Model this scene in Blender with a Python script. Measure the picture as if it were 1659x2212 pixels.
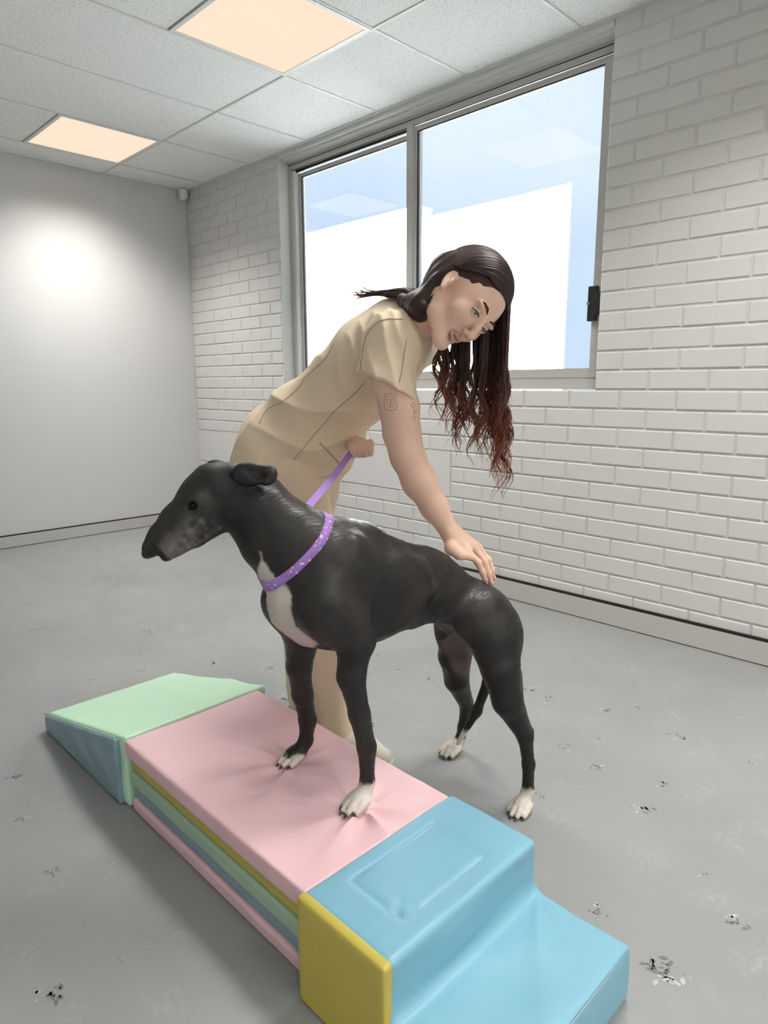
import bpy, bmesh, math, random
import numpy as np
from mathutils import Vector, Matrix
from mathutils.bvhtree import BVHTree

for o in list(bpy.data.objects):
    bpy.data.objects.remove(o, do_unlink=True)
scene = bpy.context.scene
COL = scene.collection
random.seed(7)
RNG = np.random.default_rng(7)

# ------------------------------------------------------------------ camera
cam_data = bpy.data.cameras.new('camera')
cam_data.sensor_fit = 'VERTICAL'
cam_data.sensor_height = 36.0
cam_data.lens = 1449.256 / 2212.0 * 36.0
cam_data.clip_start = 0.05
cam = bpy.data.objects.new('camera', cam_data)
COL.objects.link(cam)
CR = ((0.70566841, 0.70853621, -0.00291967),
      (0.13021067, -0.13373194, -0.98242605),
      (-0.69647489, 0.69288686, -0.18662938))
CAM_POS = Vector((1.47887541, -2.78073935, 1.07688469))
cam.matrix_world = Matrix(((CR[0][0], -CR[1][0], -CR[2][0], CAM_POS.x),
                           (CR[0][1], -CR[1][1], -CR[2][1], CAM_POS.y),
                           (CR[0][2], -CR[1][2], -CR[2][2], CAM_POS.z),
                           (0, 0, 0, 1)))
scene.camera = cam

# ------------------------------------------------------------------ world sky, sun, exposure
SKY_STRENGTH = 1.12
SUN_STRENGTH = 170.0
PANEL_POWER = 17.5
PANEL_GLOW = 0.93
EXPOSURE = 0.12

world = bpy.data.worlds.new('sky')
scene.world = world
world.use_nodes = True
wn = world.node_tree
wn.nodes.clear()
w_out = wn.nodes.new('ShaderNodeOutputWorld')
w_bg = wn.nodes.new('ShaderNodeBackground')
w_tc = wn.nodes.new('ShaderNodeTexCoord')
w_noise = wn.nodes.new('ShaderNodeTexNoise')
w_noise.inputs['Scale'].default_value = 1.6
w_noise.inputs['Detail'].default_value = 3.0
w_ramp = wn.nodes.new('ShaderNodeValToRGB')
w_ramp.color_ramp.elements[0].position = 0.42
w_ramp.color_ramp.elements[0].color = (0.56, 0.71, 0.92, 1)
w_ramp.color_ramp.elements[1].position = 0.72
w_ramp.color_ramp.elements[1].color = (0.86, 0.91, 0.97, 1)
wn.links.new(w_tc.outputs['Generated'], w_noise.inputs['Vector'])
wn.links.new(w_noise.outputs['Fac'], w_ramp.inputs['Fac'])
wn.links.new(w_ramp.outputs['Color'], w_bg.inputs['Color'])
w_bg.inputs['Strength'].default_value = SKY_STRENGTH
wn.links.new(w_bg.outputs['Background'], w_out.inputs['Surface'])

sun_data = bpy.data.lights.new('sun', 'SUN')
sun_data.energy = SUN_STRENGTH
sun_data.angle = 0.01
sun_data.color = (1.0, 0.99, 0.975)
sun = bpy.data.objects.new('sun', sun_data)
COL.objects.link(sun)
sun.rotation_euler = Vector((0.15, 0.62, -0.77)).to_track_quat('-Z', 'Y').to_euler()

scene.view_settings.view_transform = 'Standard'
scene.view_settings.look = 'None'
scene.view_settings.gamma = 1.0
scene.view_settings.use_curve_mapping = False
scene.view_settings.exposure = EXPOSURE

# ------------------------------------------------------------------ helpers: objects
def srgb(r, g, b):
    def f(c):
        c /= 255.0
        return c / 12.92 if c <= 0.04045 else ((c + 0.055) / 1.055) ** 2.4
    return (f(r), f(g), f(b))

def link(o, parent=None):
    COL.objects.link(o)
    if parent is not None:
        o.parent = parent
    return o

def new_obj(name, mesh, mat=None, parent=None):
    o = bpy.data.objects.new(name, mesh)
    if mat is not None and len(mesh.materials) == 0:
        mesh.materials.append(mat)
    return link(o, parent)

def empty(name, loc=(0, 0, 0)):
    o = bpy.data.objects.new(name, None)
    o.empty_display_size = 0.05
    o.location = loc
    return link(o)

def tag(o, label, cat, group=None):
    o['label'] = label
    o['category'] = cat
    if group:
        o['group'] = group
    return o

def structure(o):
    o['kind'] = 'structure'
    return o

def mesh_from(name, verts, faces, smooth=False):
    me = bpy.data.meshes.new(name)
    me.from_pydata([tuple(map(float, v)) for v in verts], [], [tuple(map(int, f)) for f in faces])
    me.update()
    if smooth:
        me.polygons.foreach_set('use_smooth', [True] * len(me.polygons))
    return me

class MB:
    """collects simple solids into one mesh"""
    def __init__(self):
        self.v = []; self.f = []
    def add(self, verts, faces):
        n = len(self.v)
        self.v += [tuple(p) for p in verts]
        self.f += [tuple(i + n for i in f) for f in faces]
        return self
    def box(self, x0, x1, y0, y1, z0, z1, bev=0.0):
        if bev <= 0:
            v = [(x, y, z) for x in (x0, x1) for y in (y0, y1) for z in (z0, z1)]
            f = [(0, 1, 3, 2), (4, 6, 7, 5), (0, 4, 5, 1), (2, 3, 7, 6), (0, 2, 6, 4), (1, 5, 7, 3)]
            return self.add(v, f)
        bm = bmesh.new()
        bmesh.ops.create_cube(bm, size=1.0)
        for p in bm.verts:
            p.co = Vector(((x0 + x1) / 2 + p.co.x * (x1 - x0), (y0 + y1) / 2 + p.co.y * (y1 - y0), (z0 + z1) / 2 + p.co.z * (z1 - z0)))
        bmesh.ops.bevel(bm, geom=list(bm.edges), offset=bev, segments=2, profile=0.5, affect='EDGES')
        bm.verts.index_update()
        self.add([p.co[:] for p in bm.verts], [[q.index for q in f.verts] for f in bm.faces])
        bm.free()
        return self
    def tube(self, pts, radii, sides=8, cap=True):
        v, f = tube_geo(pts, radii, sides, cap)
        return self.add(v, f)
    def build(self, name, mat, parent=None, smooth=False):
        return new_obj(name, mesh_from(name, self.v, self.f, smooth), mat, parent)

def tube_geo(pts, radii, sides=8, cap=True, squash=None):
    """tube with parallel-transport frames; squash = (axis vector, factor) flattens the section"""
    P = [Vector(p) for p in pts]
    n = len(P)
    if not hasattr(radii, '__len__'):
        radii = [radii] * n
    verts = []; faces = []
    t0 = (P[1] - P[0]).normalized()
    ref = Vector((0, 0, 1)) if abs(t0.z) < 0.9 else Vector((1, 0, 0))
    a = t0.cross(ref).normalized()
    prev = t0
    for i in range(n):
        if i == 0: t = t0
        elif i == n - 1: t = (P[i] - P[i - 1]).normalized()
        else: t = (P[i + 1] - P[i - 1]).normalized()
        q = prev.rotation_difference(t)
        a = (q @ a); a = (a - t * a.dot(t)).normalized()
        b = t.cross(a)
        prev = t
        for k in range(sides):
            an = 2 * math.pi * k / sides
            off = (a * math.cos(an) + b * math.sin(an)) * radii[i]
            if squash is not None:
                ax = squash[0]
                off = off - ax * off.dot(ax) * (1 - squash[1])
            verts.append((P[i] + off)[:])
    for i in range(n - 1):
        for k in range(sides):
            k2 = (k + 1) % sides
            faces.append((i * sides + k, i * sides + k2, (i + 1) * sides + k2, (i + 1) * sides + k))
    if cap:
        faces.append(tuple(range(sides - 1, -1, -1)))
        faces.append(tuple((n - 1) * sides + k for k in range(sides)))
    return verts, faces

def smooth_path(pts, n):
    """Catmull-Rom through pts, n samples"""
    P = [np.array(p, float) for p in pts]
    P = [2 * P[0] - P[1]] + P + [2 * P[-1] - P[-2]]
    out = []
    m = len(P) - 3
    for i in range(n):
        u = i / (n - 1) * m
        k = min(int(u), m - 1); t = u - k
        a, b, c, d = P[k], P[k + 1], P[k + 2], P[k + 3]
        out.append(0.5 * ((2 * b) + (c - a) * t + (2 * a - 5 * b + 4 * c - d) * t * t + (3 * b - a - 3 * c + d) * t ** 3))
    return out

# ------------------------------------------------------------------ helpers: materials
def material(name, color, rough=0.6, spec=0.4, noise=0.0, noise_scale=8.0, noise_col=None, bump=0.0, bump_scale=60.0,
             bump_dist=0.002, metallic=0.0, coat=0.0, sheen=0.0, sss=0.0, sss_radius=(0.01, 0.004, 0.002), vcol=None, detail=4.0, coord='Object'):
    m = bpy.data.materials.new(name)
    m.use_nodes = True
    nt = m.node_tree
    b = nt.nodes['Principled BSDF']
    b.inputs['Roughness'].default_value = rough
    b.inputs['Specular IOR Level'].default_value = spec
    b.inputs['Metallic'].default_value = metallic
    b.inputs['Coat Weight'].default_value = coat
    b.inputs['Sheen Weight'].default_value = sheen
    b.inputs['Base Color'].default_value = (*color, 1)
    tc = nt.nodes.new('ShaderNodeTexCoord')
    src = None
    if vcol:
        at = nt.nodes.new('ShaderNodeAttribute')
        at.attribute_name = vcol
        src = at.outputs['Color']
    if noise > 0:
        nz = nt.nodes.new('ShaderNodeTexNoise')
        nz.inputs['Scale'].default_value = noise_scale
        nz.inputs['Detail'].default_value = detail
        nt.links.new(tc.outputs[coord], nz.inputs['Vector'])
        mr = nt.nodes.new('ShaderNodeMapRange')
        mr.inputs['From Min'].default_value = 0.3
        mr.inputs['From Max'].default_value = 0.7
        mr.inputs['To Min'].default_value = 0.0
        mr.inputs['To Max'].default_value = noise
        nt.links.new(nz.outputs['Fac'], mr.inputs['Value'])
        mx = nt.nodes.new('ShaderNodeMix')
        mx.data_type = 'RGBA'
        nt.links.new(mr.outputs['Result'], mx.inputs['Factor'])
        if src is not None:
            nt.links.new(src, mx.inputs['A'])
        else:
            mx.inputs['A'].default_value = (*color, 1)
        nc = noise_col if noise_col is not None else tuple(c * 0.6 for c in color)
        mx.inputs['B'].default_value = (*nc, 1)
        src = mx.outputs['Result']
    if src is not None:
        nt.links.new(src, b.inputs['Base Color'])
    if sss > 0:
        b.inputs['Subsurface Weight'].default_value = sss
        b.inputs['Subsurface Radius'].default_value = sss_radius
        b.inputs['Subsurface Scale'].default_value = 1.0
    if bump > 0:
        nb = nt.nodes.new('ShaderNodeTexNoise')
        nb.inputs['Scale'].default_value = bump_scale
        nb.inputs['Detail'].default_value = 3.0
        nt.links.new(tc.outputs[coord], nb.inputs['Vector'])
        bp = nt.nodes.new('ShaderNodeBump')
        bp.inputs['Strength'].default_value = bump
        bp.inputs['Distance'].default_value = bump_dist
        nt.links.new(nb.outputs['Fac'], bp.inputs['Height'])
        nt.links.new(bp.outputs['Normal'], b.inputs['Normal'])
    return m

def emission_material(name, color, strength):
    m = bpy.data.materials.new(name)
    m.use_nodes = True
    nt = m.node_tree
    nt.nodes.clear()
    o = nt.nodes.new('ShaderNodeOutputMaterial')
    e = nt.nodes.new('ShaderNodeEmission')
    e.inputs['Color'].default_value = (*color, 1)
    e.inputs['Strength'].default_value = strength
    nt.links.new(e.outputs[0], o.inputs['Surface'])
    return m

M = {}
M['brick_paint'] = material('white painted brick', (0.63, 0.628, 0.605), 0.55, 0.35, noise=0.10, noise_scale=5, noise_col=(0.585, 0.58, 0.56), bump=0.35, bump_scale=160, bump_dist=0.0012, coord='Generated')
M['mortar'] = material('painted mortar', (0.61, 0.605, 0.58), 0.7, 0.3, bump=0.5, bump_scale=90, bump_dist=0.002)
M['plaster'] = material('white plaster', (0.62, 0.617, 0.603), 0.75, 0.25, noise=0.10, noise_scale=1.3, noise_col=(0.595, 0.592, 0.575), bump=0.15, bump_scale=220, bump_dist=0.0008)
M['bounce_plaster'] = material('white bounce plaster', (0.88, 0.88, 0.87), 0.8, 0.2, noise=0.1, noise_scale=1.3, noise_col=(0.85, 0.85, 0.84))  # unseen walls made brighter than the room's plaster to bounce more light
M['patch'] = material('white rendered patch', (0.635, 0.63, 0.61), 0.65, 0.3, noise=0.15, noise_scale=6, noise_col=(0.60, 0.595, 0.575), bump=0.25, bump_scale=70, bump_dist=0.0015)
M['grid_white'] = material('ceiling grid white metal', (0.62, 0.63, 0.62), 0.5, 0.4)
M['alu'] = material('satin aluminium frame', (0.45, 0.445, 0.42), 0.45, 0.5, metallic=0.0, noise=0.15, noise_scale=3, noise_col=(0.41, 0.405, 0.38))
M['alu_light'] = material('painted lintel', (0.70, 0.71, 0.70), 0.5, 0.4)
M['black_rubber'] = material('black rubber', (0.012, 0.012, 0.013), 0.5, 0.4)
M['black_plastic'] = material('black plastic', (0.010, 0.011, 0.011), 0.35, 0.5)
M['chrome'] = material('small chrome', (0.6, 0.6, 0.6), 0.2, 0.5, metallic=1.0)
M['skirting'] = material('cream skirting paint', (0.50, 0.49, 0.465), 0.45, 0.4, noise=0.2, noise_scale=2.2, noise_col=(0.46, 0.45, 0.43))
M['white_plastic'] = material('white plastic', (0.78, 0.78, 0.76), 0.4, 0.4)
M['panel_frame'] = material('white panel frame', (0.72, 0.72, 0.70), 0.45, 0.4)
M['panel'] = emission_material('warm light panel', (1.0, 0.80, 0.62), PANEL_GLOW)
M['exterior'] = material('white exterior render', (0.83, 0.865, 0.88), 0.8, 0.2, noise=0.2, noise_scale=1.5, noise_col=(0.82, 0.84, 0.84))
M['ground'] = material('dark low-bounce ground', (0.05, 0.05, 0.05), 0.85, 0.2, noise=0.4, noise_scale=2)

def tile_material():
    m = bpy.data.materials.new('mineral fibre tile')
    m.use_nodes = True
    nt = m.node_tree
    b = nt.nodes['Principled BSDF']
    b.inputs['Roughness'].default_value = 0.9
    b.inputs['Specular IOR Level'].default_value = 0.15
    tc = nt.nodes.new('ShaderNodeTexCoord')
    geo = nt.nodes.new('ShaderNodeNewGeometry')
    n1 = nt.nodes.new('ShaderNodeTexNoise'); n1.inputs['Scale'].default_value = 95; n1.inputs['Detail'].default_value = 2
    r1 = nt.nodes.new('ShaderNodeValToRGB')
    r1.color_ramp.elements[0].position = 0.34; r1.color_ramp.elements[0].color = (0.69, 0.705, 0.70, 1)
    r1.color_ramp.elements[1].position = 0.44; r1.color_ramp.elements[1].color = (0.84, 0.855, 0.85, 1)
    nt.links.new(geo.outputs['Position'], n1.inputs['Vector'])
    nt.links.new(n1.outputs['Fac'], r1.inputs['Fac'])
    nt.links.new(r1.outputs['Color'], b.inputs['Base Color'])
    bp = nt.nodes.new('ShaderNodeBump'); bp.inputs['Strength'].default_value = 0.5; bp.inputs['Distance'].default_value = 0.002
    nt.links.new(n1.outputs['Fac'], bp.inputs['Height'])
    nt.links.new(bp.outputs['Normal'], b.inputs['Normal'])
    return m
M['tile'] = tile_material()

def floor_material():
    m = bpy.data.materials.new('grey sealed floor')
    m.use_nodes = True
    nt = m.node_tree
    b = nt.nodes['Principled BSDF']
    b.inputs['Specular IOR Level'].default_value = 0.45
    geo = nt.nodes.new('ShaderNodeNewGeometry')
    def noise(scale, det):
        n = nt.nodes.new('ShaderNodeTexNoise'); n.inputs['Scale'].default_value = scale; n.inputs['Detail'].default_value = det
        nt.links.new(geo.outputs['Position'], n.inputs['Vector']); return n
    def mr(sock, a, c, d, e):
        k = nt.nodes.new('ShaderNodeMapRange')
        for nm, v in zip(('From Min', 'From Max', 'To Min', 'To Max'), (a, c, d, e)): k.inputs[nm].default_value = v
        nt.links.new(sock, k.inputs['Value']); return k
    big = noise(1.4, 4); fine = noise(70, 3); mid = noise(9, 5)
    m1 = nt.nodes.new('ShaderNodeMix'); m1.data_type = 'RGBA'
    m1.inputs['A'].default_value = (0.235, 0.242, 0.240, 1); m1.inputs['B'].default_value = (0.275, 0.280, 0.274, 1)
    nt.links.new(mr(big.outputs['Fac'], .35, .65, 0, 1).outputs[0], m1.inputs['Factor'])
    m2 = nt.nodes.new('ShaderNodeMix'); m2.data_type = 'RGBA'
    nt.links.new(m1.outputs['Result'], m2.inputs['A']); m2.inputs['B'].default_value = (0.345, 0.345, 0.335, 1)
    mul = nt.nodes.new('ShaderNodeMath'); mul.operation = 'MULTIPLY'
    nt.links.new(mr(mid.outputs['Fac'], .52, .72, 0, 1).outputs[0], mul.inputs[0])
    nt.links.new(mr(fine.outputs['Fac'], .42, .66, 0, .7).outputs[0], mul.inputs[1])
    nt.links.new(mul.outputs[0], m2.inputs['Factor'])
    nt.links.new(m2.outputs['Result'], b.inputs['Base Color'])
    nt.links.new(mr(mid.outputs['Fac'], .3, .7, .30, .46).outputs[0], b.inputs['Roughness'])
    bp = nt.nodes.new('ShaderNodeBump'); bp.inputs['Strength'].default_value = 0.12; bp.inputs['Distance'].default_value = 0.001
    nt.links.new(fine.outputs['Fac'], bp.inputs['Height'])
    nt.links.new(bp.outputs['Normal'], b.inputs['Normal'])
    return m
M['floor'] = floor_material()

def glass_material():
    m = bpy.data.materials.new('window glass')
    m.use_nodes = True
    nt = m.node_tree
    nt.nodes.clear()
    o = nt.nodes.new('ShaderNodeOutputMaterial')
    t = nt.nodes.new('ShaderNodeBsdfTransparent'); t.inputs['Color'].default_value = (0.95, 0.975, 0.97, 1)
    g = nt.nodes.new('ShaderNodeBsdfGlossy'); g.inputs['Roughness'].default_value = 0.0
    g.inputs['Color'].default_value = (1, 1, 1, 1)
    fr = nt.nodes.new('ShaderNodeFresnel'); fr.inputs['IOR'].default_value = 2.1
    mx = nt.nodes.new('ShaderNodeMixShader')
    nt.links.new(fr.outputs[0], mx.inputs['Fac'])
    nt.links.new(t.outputs[0], mx.inputs[1]); nt.links.new(g.outputs[0], mx.inputs[2])
    nt.links.new(mx.outputs[0], o.inputs['Surface'])
    return m
M['glass'] = glass_material()

# ================================================================== THE ROOM
XL, XR = -3.437, 3.2          # left wall, right wall
YB = -4.6                     # wall behind the camera
ZC = 2.517                    # ceiling
WX0, WX1, WZ0 = -2.265, 0.0, 1.0513   # window opening
CH, HB = 0.08194, 0.12        # course height, half brick

floor = structure(MB().box(XL - .2, XR + .2, YB - .2, 0.1, -0.1, 0.0).build('floor', M['floor']))
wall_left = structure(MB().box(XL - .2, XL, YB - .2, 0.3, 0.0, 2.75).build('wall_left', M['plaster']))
wall_right = structure(MB().box(XR, XR + .2, YB - .2, 0.3, 0.0, 2.75).build('wall_right', M['bounce_plaster']))
wall_front = structure(MB().box(XL, XR, YB - .2, YB, 0.0, 2.75).build('wall_front', M['bounce_plaster']))
# brick wall: mortar bed with the window opening
mb = MB()
MY = 0.005
mb.box(XL, WX0 - .004, MY, 0.22, 0.0, 2.75)
mb.box(WX1 + .004, XR, MY, 0.22, 0.0, 2.75)
mb.box(WX0 - .004, WX1 + .004, MY, 0.22, 0.0, WZ0 - .004)
mb.box(WX0 - .004, WX1 + .004, 0.03, 0.22, 2.508, 2.75)
wall_back = structure(mb.build('wall_back', M['mortar']))

# individual bricks
def brick_mesh(name, L, H, depth=0.105, bev=0.0035):
    x, z = L / 2, H / 2
    v = [(-x + bev, 0, -z + bev), (x - bev, 0, -z + bev), (x - bev, 0, z - bev), (-x + bev, 0, z - bev),
         (-x, bev, -z), (x, bev, -z), (x, bev, z), (-x, bev, z),
         (-x, depth, -z), (x, depth, -z), (x, depth, z), (-x, depth, z)]
    f = [(0, 1, 2, 3)]
    for k in range(4):
        k2 = (k + 1) % 4
        f.append((k, 4 + k, 4 + k2, k2)); f.append((4 + k, 8 + k, 8 + k2, 4 + k2))
    return v, f
JT = 0.0085
bricks = []                     # (xc, zc, length, height)
def clip_course(v0, spans):
    z0 = WZ0 + v0 * CH; z1 = z0 + CH
    zt = min(z1, ZC); zb = max(z0, 0.0)
    if zt - zb < 0.02: return
    off = 1 if v0 % 2 else 0
    for (a, b) in spans:
        k = math.floor((a / HB - off) / 2) * 2 + off
        while k * HB < b:
            x0 = max(k * HB, a); x1 = min((k + 2) * HB, b)
            if x1 - x0 > 0.03:
                bricks.append((x0 + JT / 2, x1 - JT / 2, zb + (JT / 2 if zb > 0 else 0), zt - (JT / 2 if zt < ZC else 0)))
            k += 2
PX0, PX1 = XL, -0.808           # smooth rendered patch in the brickwork
PZ0, PZ1 = WZ0 - 7 * CH, WZ0 - 4 * CH
for v0 in range(-13, 18):
    if v0 >= 0: spans = [(XL, WX0), (WX1, XR)]
    elif -7 <= v0 < -4: spans = [(PX1, XR)]
    else: spans = [(XL, XR)]
    clip_course(v0, spans)
def cam_px(p):
    d = Vector(p) - CAM_POS
    c = [sum(CR[i][k] * d[k] for k in range(3)) for i in range(3)]
    if c[2] < 0.05: return None
    return 829.5 + 1449.256 * c[0] / c[2], 1106 + 1449.256 * c[1] / c[2], c[2]
def brick_size(b):
    q = cam_px(((b[0] + b[1]) / 2, 0, (b[2] + b[3]) / 2))
    if q is None or not (-60 < q[0] < 1720 and -60 < q[1] < 2270): return 0
    return (b[1] - b[0]) * (b[3] - b[2]) / q[2] ** 2
bricks.sort(key=lambda b: -brick_size(b))
bcache = {}
rest = MB()
for i, b in enumerate(bricks):
    L, H = b[1] - b[0], b[3] - b[2]
    dy = random.uniform(-0.0012, 0.0012)
    c = Vector(((b[0] + b[1]) / 2, dy, (b[2] + b[3]) / 2))
    key = (round(L, 3), round(H, 3))
    v, f = brick_mesh('brick', L, H)
    if i < 300 and brick_size(b) > 0:
        if key not in bcache:
            bcache[key] = mesh_from('brick', v, f)
            bcache[key].materials.append(M['brick_paint'])
        o = new_obj('brick', bcache[key], None, wall_back)
        o.location = c
        o.rotation_euler = (random.uniform(-.002, .002), random.uniform(-.0012, .0012), random.uniform(-.002, .002))
    else:
        rest.add([(p[0] + c.x, p[1] + c.y, p[2] + c.z) for p in v], f)
o = rest.build('brick', M['brick_paint'], wall_back)
o['kind'] = 'stuff'
MB().box(PX0, PX1 - .004, -0.001, 0.01, PZ0 + .002, PZ1 - .002).build('rendered_patch', M['patch'], wall_back)

# skirting boards with a black shadow line on top
def skirting(name, axis, a, b, at, h0=0.095, h1=0.107, thick=0.014):
    p = MB(); q = MB(); g = MB()
    if axis == 'x':
        p.box(a, b, at - thick, at, 0.004, h0, 0.0)
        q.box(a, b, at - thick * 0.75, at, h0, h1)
        g.box(a, b, at - thick * 0.8, at, 0.0, 0.004)
    else:
        p.box(at, at + thick, a, b, 0.004, h0, 0.0)
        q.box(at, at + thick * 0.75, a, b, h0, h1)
        g.box(at, at + thick * 0.8, a, b, 0.0, 0.004)
    o = structure(p.build(name, M['skirting']))
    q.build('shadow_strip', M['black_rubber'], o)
    g.build('floor_joint', M['black_rubber'], o)
    return o
skirting('baseboard_back', 'x', XL, XR, -0.001)
skirting('baseboard_left', 'y', YB, -0.016, XL + .001, 0.080, 0.088)
skirting('baseboard_right', 'y', YB, -0.016, XR - .015)

# ceiling: slab, suspended grid and mineral fibre tiles
ceiling = structure(MB().box(XL - .2, XR + .2, YB - .2, 0.3, 2.60, 2.72).build('ceiling', M['grid_white']))
GX0, GP = -3.155, 0.6045
gxs = [XL] + [GX0 + GP * i for i in range(11) if GX0 + GP * i < XR - .05] + [XR]
gys = [-0.012, -0.632, -1.832, -3.032, -4.232, YB]
panel_cells = [(1, 1), (4, 1), (7, 1), (10, 1), (10, 2), (10, 3)]  # last two are unseen panels added to light the right and camera side
TW = 0.012
tmesh = {}
def tile(x0, x1, y0, y1):
    L, Wd = x1 - x0 - .004, y1 - y0 - .004
    key = (round(L, 3), round(Wd, 3))
    if key not in tmesh:
        b = MB().box(-L / 2, L / 2, -Wd / 2, Wd / 2, 0, 0.014)
        tmesh[key] = mesh_from('ceiling_tile', b.v, b.f)
        tmesh[key].materials.append(M['tile'])
    o = new_obj('ceiling_tile', tmesh[key], None, ceiling)
    o.location = ((x0 + x1) / 2, (y0 + y1) / 2, ZC + random.uniform(0.0005, 0.002))
panels = []
for ix in range(len(gxs) - 1):
    for iy in range(len(gys) - 1):
        y1, y0 = gys[iy], gys[iy + 1]
        if (ix, iy) in panel_cells and gxs[ix + 1] - gxs[ix] > .5 and y1 - y0 > .9:
            ym = y1 - 0.600
            panels.append((gxs[ix], gxs[ix + 1], ym, y1))
            tile(gxs[ix], gxs[ix + 1], y0, ym)
        else:
            tile(gxs[ix], gxs[ix + 1], y0, y1)
for x in gxs[1:-1]:
    MB().box(x - TW / 2, x + TW / 2, YB, -0.012, ZC - .002, ZC + .012).build('grid_tee', M['grid_white'], ceiling)
for y in gys[1:-1]:
    MB().box(XL, XR, y - TW / 2, y + TW / 2, ZC - .0028, ZC + .012).build('grid_tee', M['grid_white'], ceiling)
# perimeter angle along the walls
t1 = structure(MB().box(XL, XR, -0.022, 0.004, ZC - .004, ZC + .02).build('trim_1', M['grid_white']))
t2 = structure(MB().box(XL, XL + .02, YB, -0.022, ZC - .004, ZC + .02).build('trim_2', M['grid_white']))
t3 = structure(MB().box(WX0, WX1, 0.004, 0.10, 2.492, ZC + .02).box(WX0, WX1, 0.03, 0.10, 2.478, 2.492).build('trim_3', M['alu_light']))

# square light panels set into the grid
names = {0: 'warm square ceiling light panel above the left wall, the farther one',
         1: 'warm square ceiling light panel near the top edge, the larger one',
         2: 'warm square ceiling light panel just beyond the top right corner of the view',
         3: 'warm square ceiling light panel far right out of view, beside the brick wall',
         4: 'warm square ceiling light panel added out of view for light from the right, level with the folded mat',
         5: 'warm square ceiling light panel added as unseen fill behind the camera on the right'}
for i, (x0, x1, y0, y1) in enumerate(sorted(panels, key=lambda p: (-p[3], p[0]))):
    cx, cy = (x0 + x1) / 2, (y0 + y1) / 2
    root = empty('ceiling_light', (cx, cy, ZC))
    tag(root, names.get(i, 'warm square ceiling light panel beyond the edge of the view'), 'ceiling light', 'ceiling light panels')
    hx, hy = (x1 - x0) / 2 - .006, (y1 - y0) / 2 - .006
    fr = MB()
    fw = 0.018
    fr.box(-hx, hx, -hy, -hy + fw, -.004, .014).box(-hx, hx, hy - fw, hy, -.004, .014)
    fr.box(-hx, -hx + fw, -hy + fw, hy - fw, -.004, .014).box(hx - fw, hx, -hy + fw, hy - fw, -.004, .014)
    fr.build('frame', M['panel_frame'], root)
    MB().box(-hx + fw, hx - fw, -hy + fw, hy - fw, 0.0, 0.012).build('diffuser', M['panel'], root)
    ld = bpy.data.lights.new('panel_lamp', 'AREA')
    ld.shape = 'SQUARE'; ld.size = 0.54
    ld.energy = PANEL_POWER
    ld.spread = math.radians(118)
    ld.color = (1.0, 0.975, 0.945)
    lo = bpy.data.objects.new('panel_lamp', ld)
    link(lo, root)
    lo.location = (0, 0, -0.006)

# the window: frame, two panes, mullion, latch
win = structure(MB()
    .box(WX0, WX1, 0.080, 0.145, 2.432, 2.492)                     # head
    .box(WX0, WX0 + .030, 0.080, 0.145, WZ0, 2.432)                # left jamb
    .box(WX1 - .012, WX1, 0.080, 0.145, WZ0, 2.432)                # right jamb
    .box(WX0, WX1, 0.074, 0.145, WZ0 + .001, 1.091)                # sill
    .box(WX0 + .03, WX1 - .012, 0.088, 0.145, 1.091, 1.106)        # track
    .build('window_1', M['alu']))
def sash(x0, x1, y0, y1, z0, z1, stile_l, stile_r, top, bot, glass_y):
    s = MB()
    s.box(x0, x0 + stile_l, y0, y1, z0, z1); s.box(x1 - stile_r, x1, y0, y1, z0, z1)
    s.box(x0 + stile_l, x1 - stile_r, y0 + .002, y1, z1 - top, z1); s.box(x0 + stile_l, x1 - stile_r, y0 + .002, y1, z0, z0 + bot)
    o = s.build('sash', M['alu'], win)
    g = MB()
    gx0, gx1, gz0, gz1 = x0 + stile_l, x1 - stile_r, z0 + bot, z1 - top
    t = 0.006
    g.box(gx0, gx0 + t, y0 + .006, y0 + .02, gz0, gz1); g.box(gx1 - t * .4, gx1, y0 + .006, y0 + .02, gz0, gz1)
    g.box(gx0 + t, gx1 - t * .4, y0 + .006, y0 + .02, gz1 - t, gz1)
    g.build('gasket', M['black_rubber'], o)
    MB().add([(gx0, glass_y, gz0), (gx1, glass_y, gz0), (gx1, glass_y, gz1), (gx0, glass_y, gz1)], [(0, 1, 2, 3)]).build('pane', M['glass'], o)
    return o
sash(-1.180, -0.013, 0.084, 0.104, 1.106, 2.4255, 0.034, 0.062, 0.024, 0.042, 0.092)
sash(WX0 + .052, -1.150, 0.116, 0.136, 1.106, 2.412, 0.026, 0.028, 0.022, 0.042, 0.125)
MB().box(-1.206, -1.162, 0.070, 0.084, 1.092, 2.440).build('mullion', M['alu'], win)
MB().box(WX0 + .03, -1.206, 0.10, 0.112, 2.418, 2.432).build('track_slot', M['black_rubber'], win)
MB().box(WX0 + .03, WX0 + .052, 0.09, 0.13, 1.106, 2.43).build('stop_bead', M['alu_light'], win)
MB().box(WX0 + .03, WX1 - .012, 0.0795, 0.081, 2.4275, 2.4310).box(WX0, WX1, 0.0790, 0.081, 2.4600, 2.4640).build('groove', M['black_rubber'], win)
latch = MB().box(-0.086, -0.046, 0.058, 0.084, 1.352, 1.503, 0.004).build('latch', M['black_plastic'], win)
lv = [(-0.050, .050, 1.372), (-0.018, .050, 1.390), (-0.016, .050, 1.462), (-0.050, .050, 1.486)]
MB().add(lv + [(x, .082, z) for x, _, z in lv], [(0, 1, 2, 3), (7, 6, 5, 4), (0, 4, 5, 1), (1, 5, 6, 2), (2, 6, 7, 3), (3, 7, 4, 0)]).build('latch_lever', M['black_plastic'], latch)
MB().tube([(-0.078, .060, 1.428), (-0.078, .050, 1.428)], 0.008, 10).build('latch_lock', M['chrome'], latch)

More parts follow.
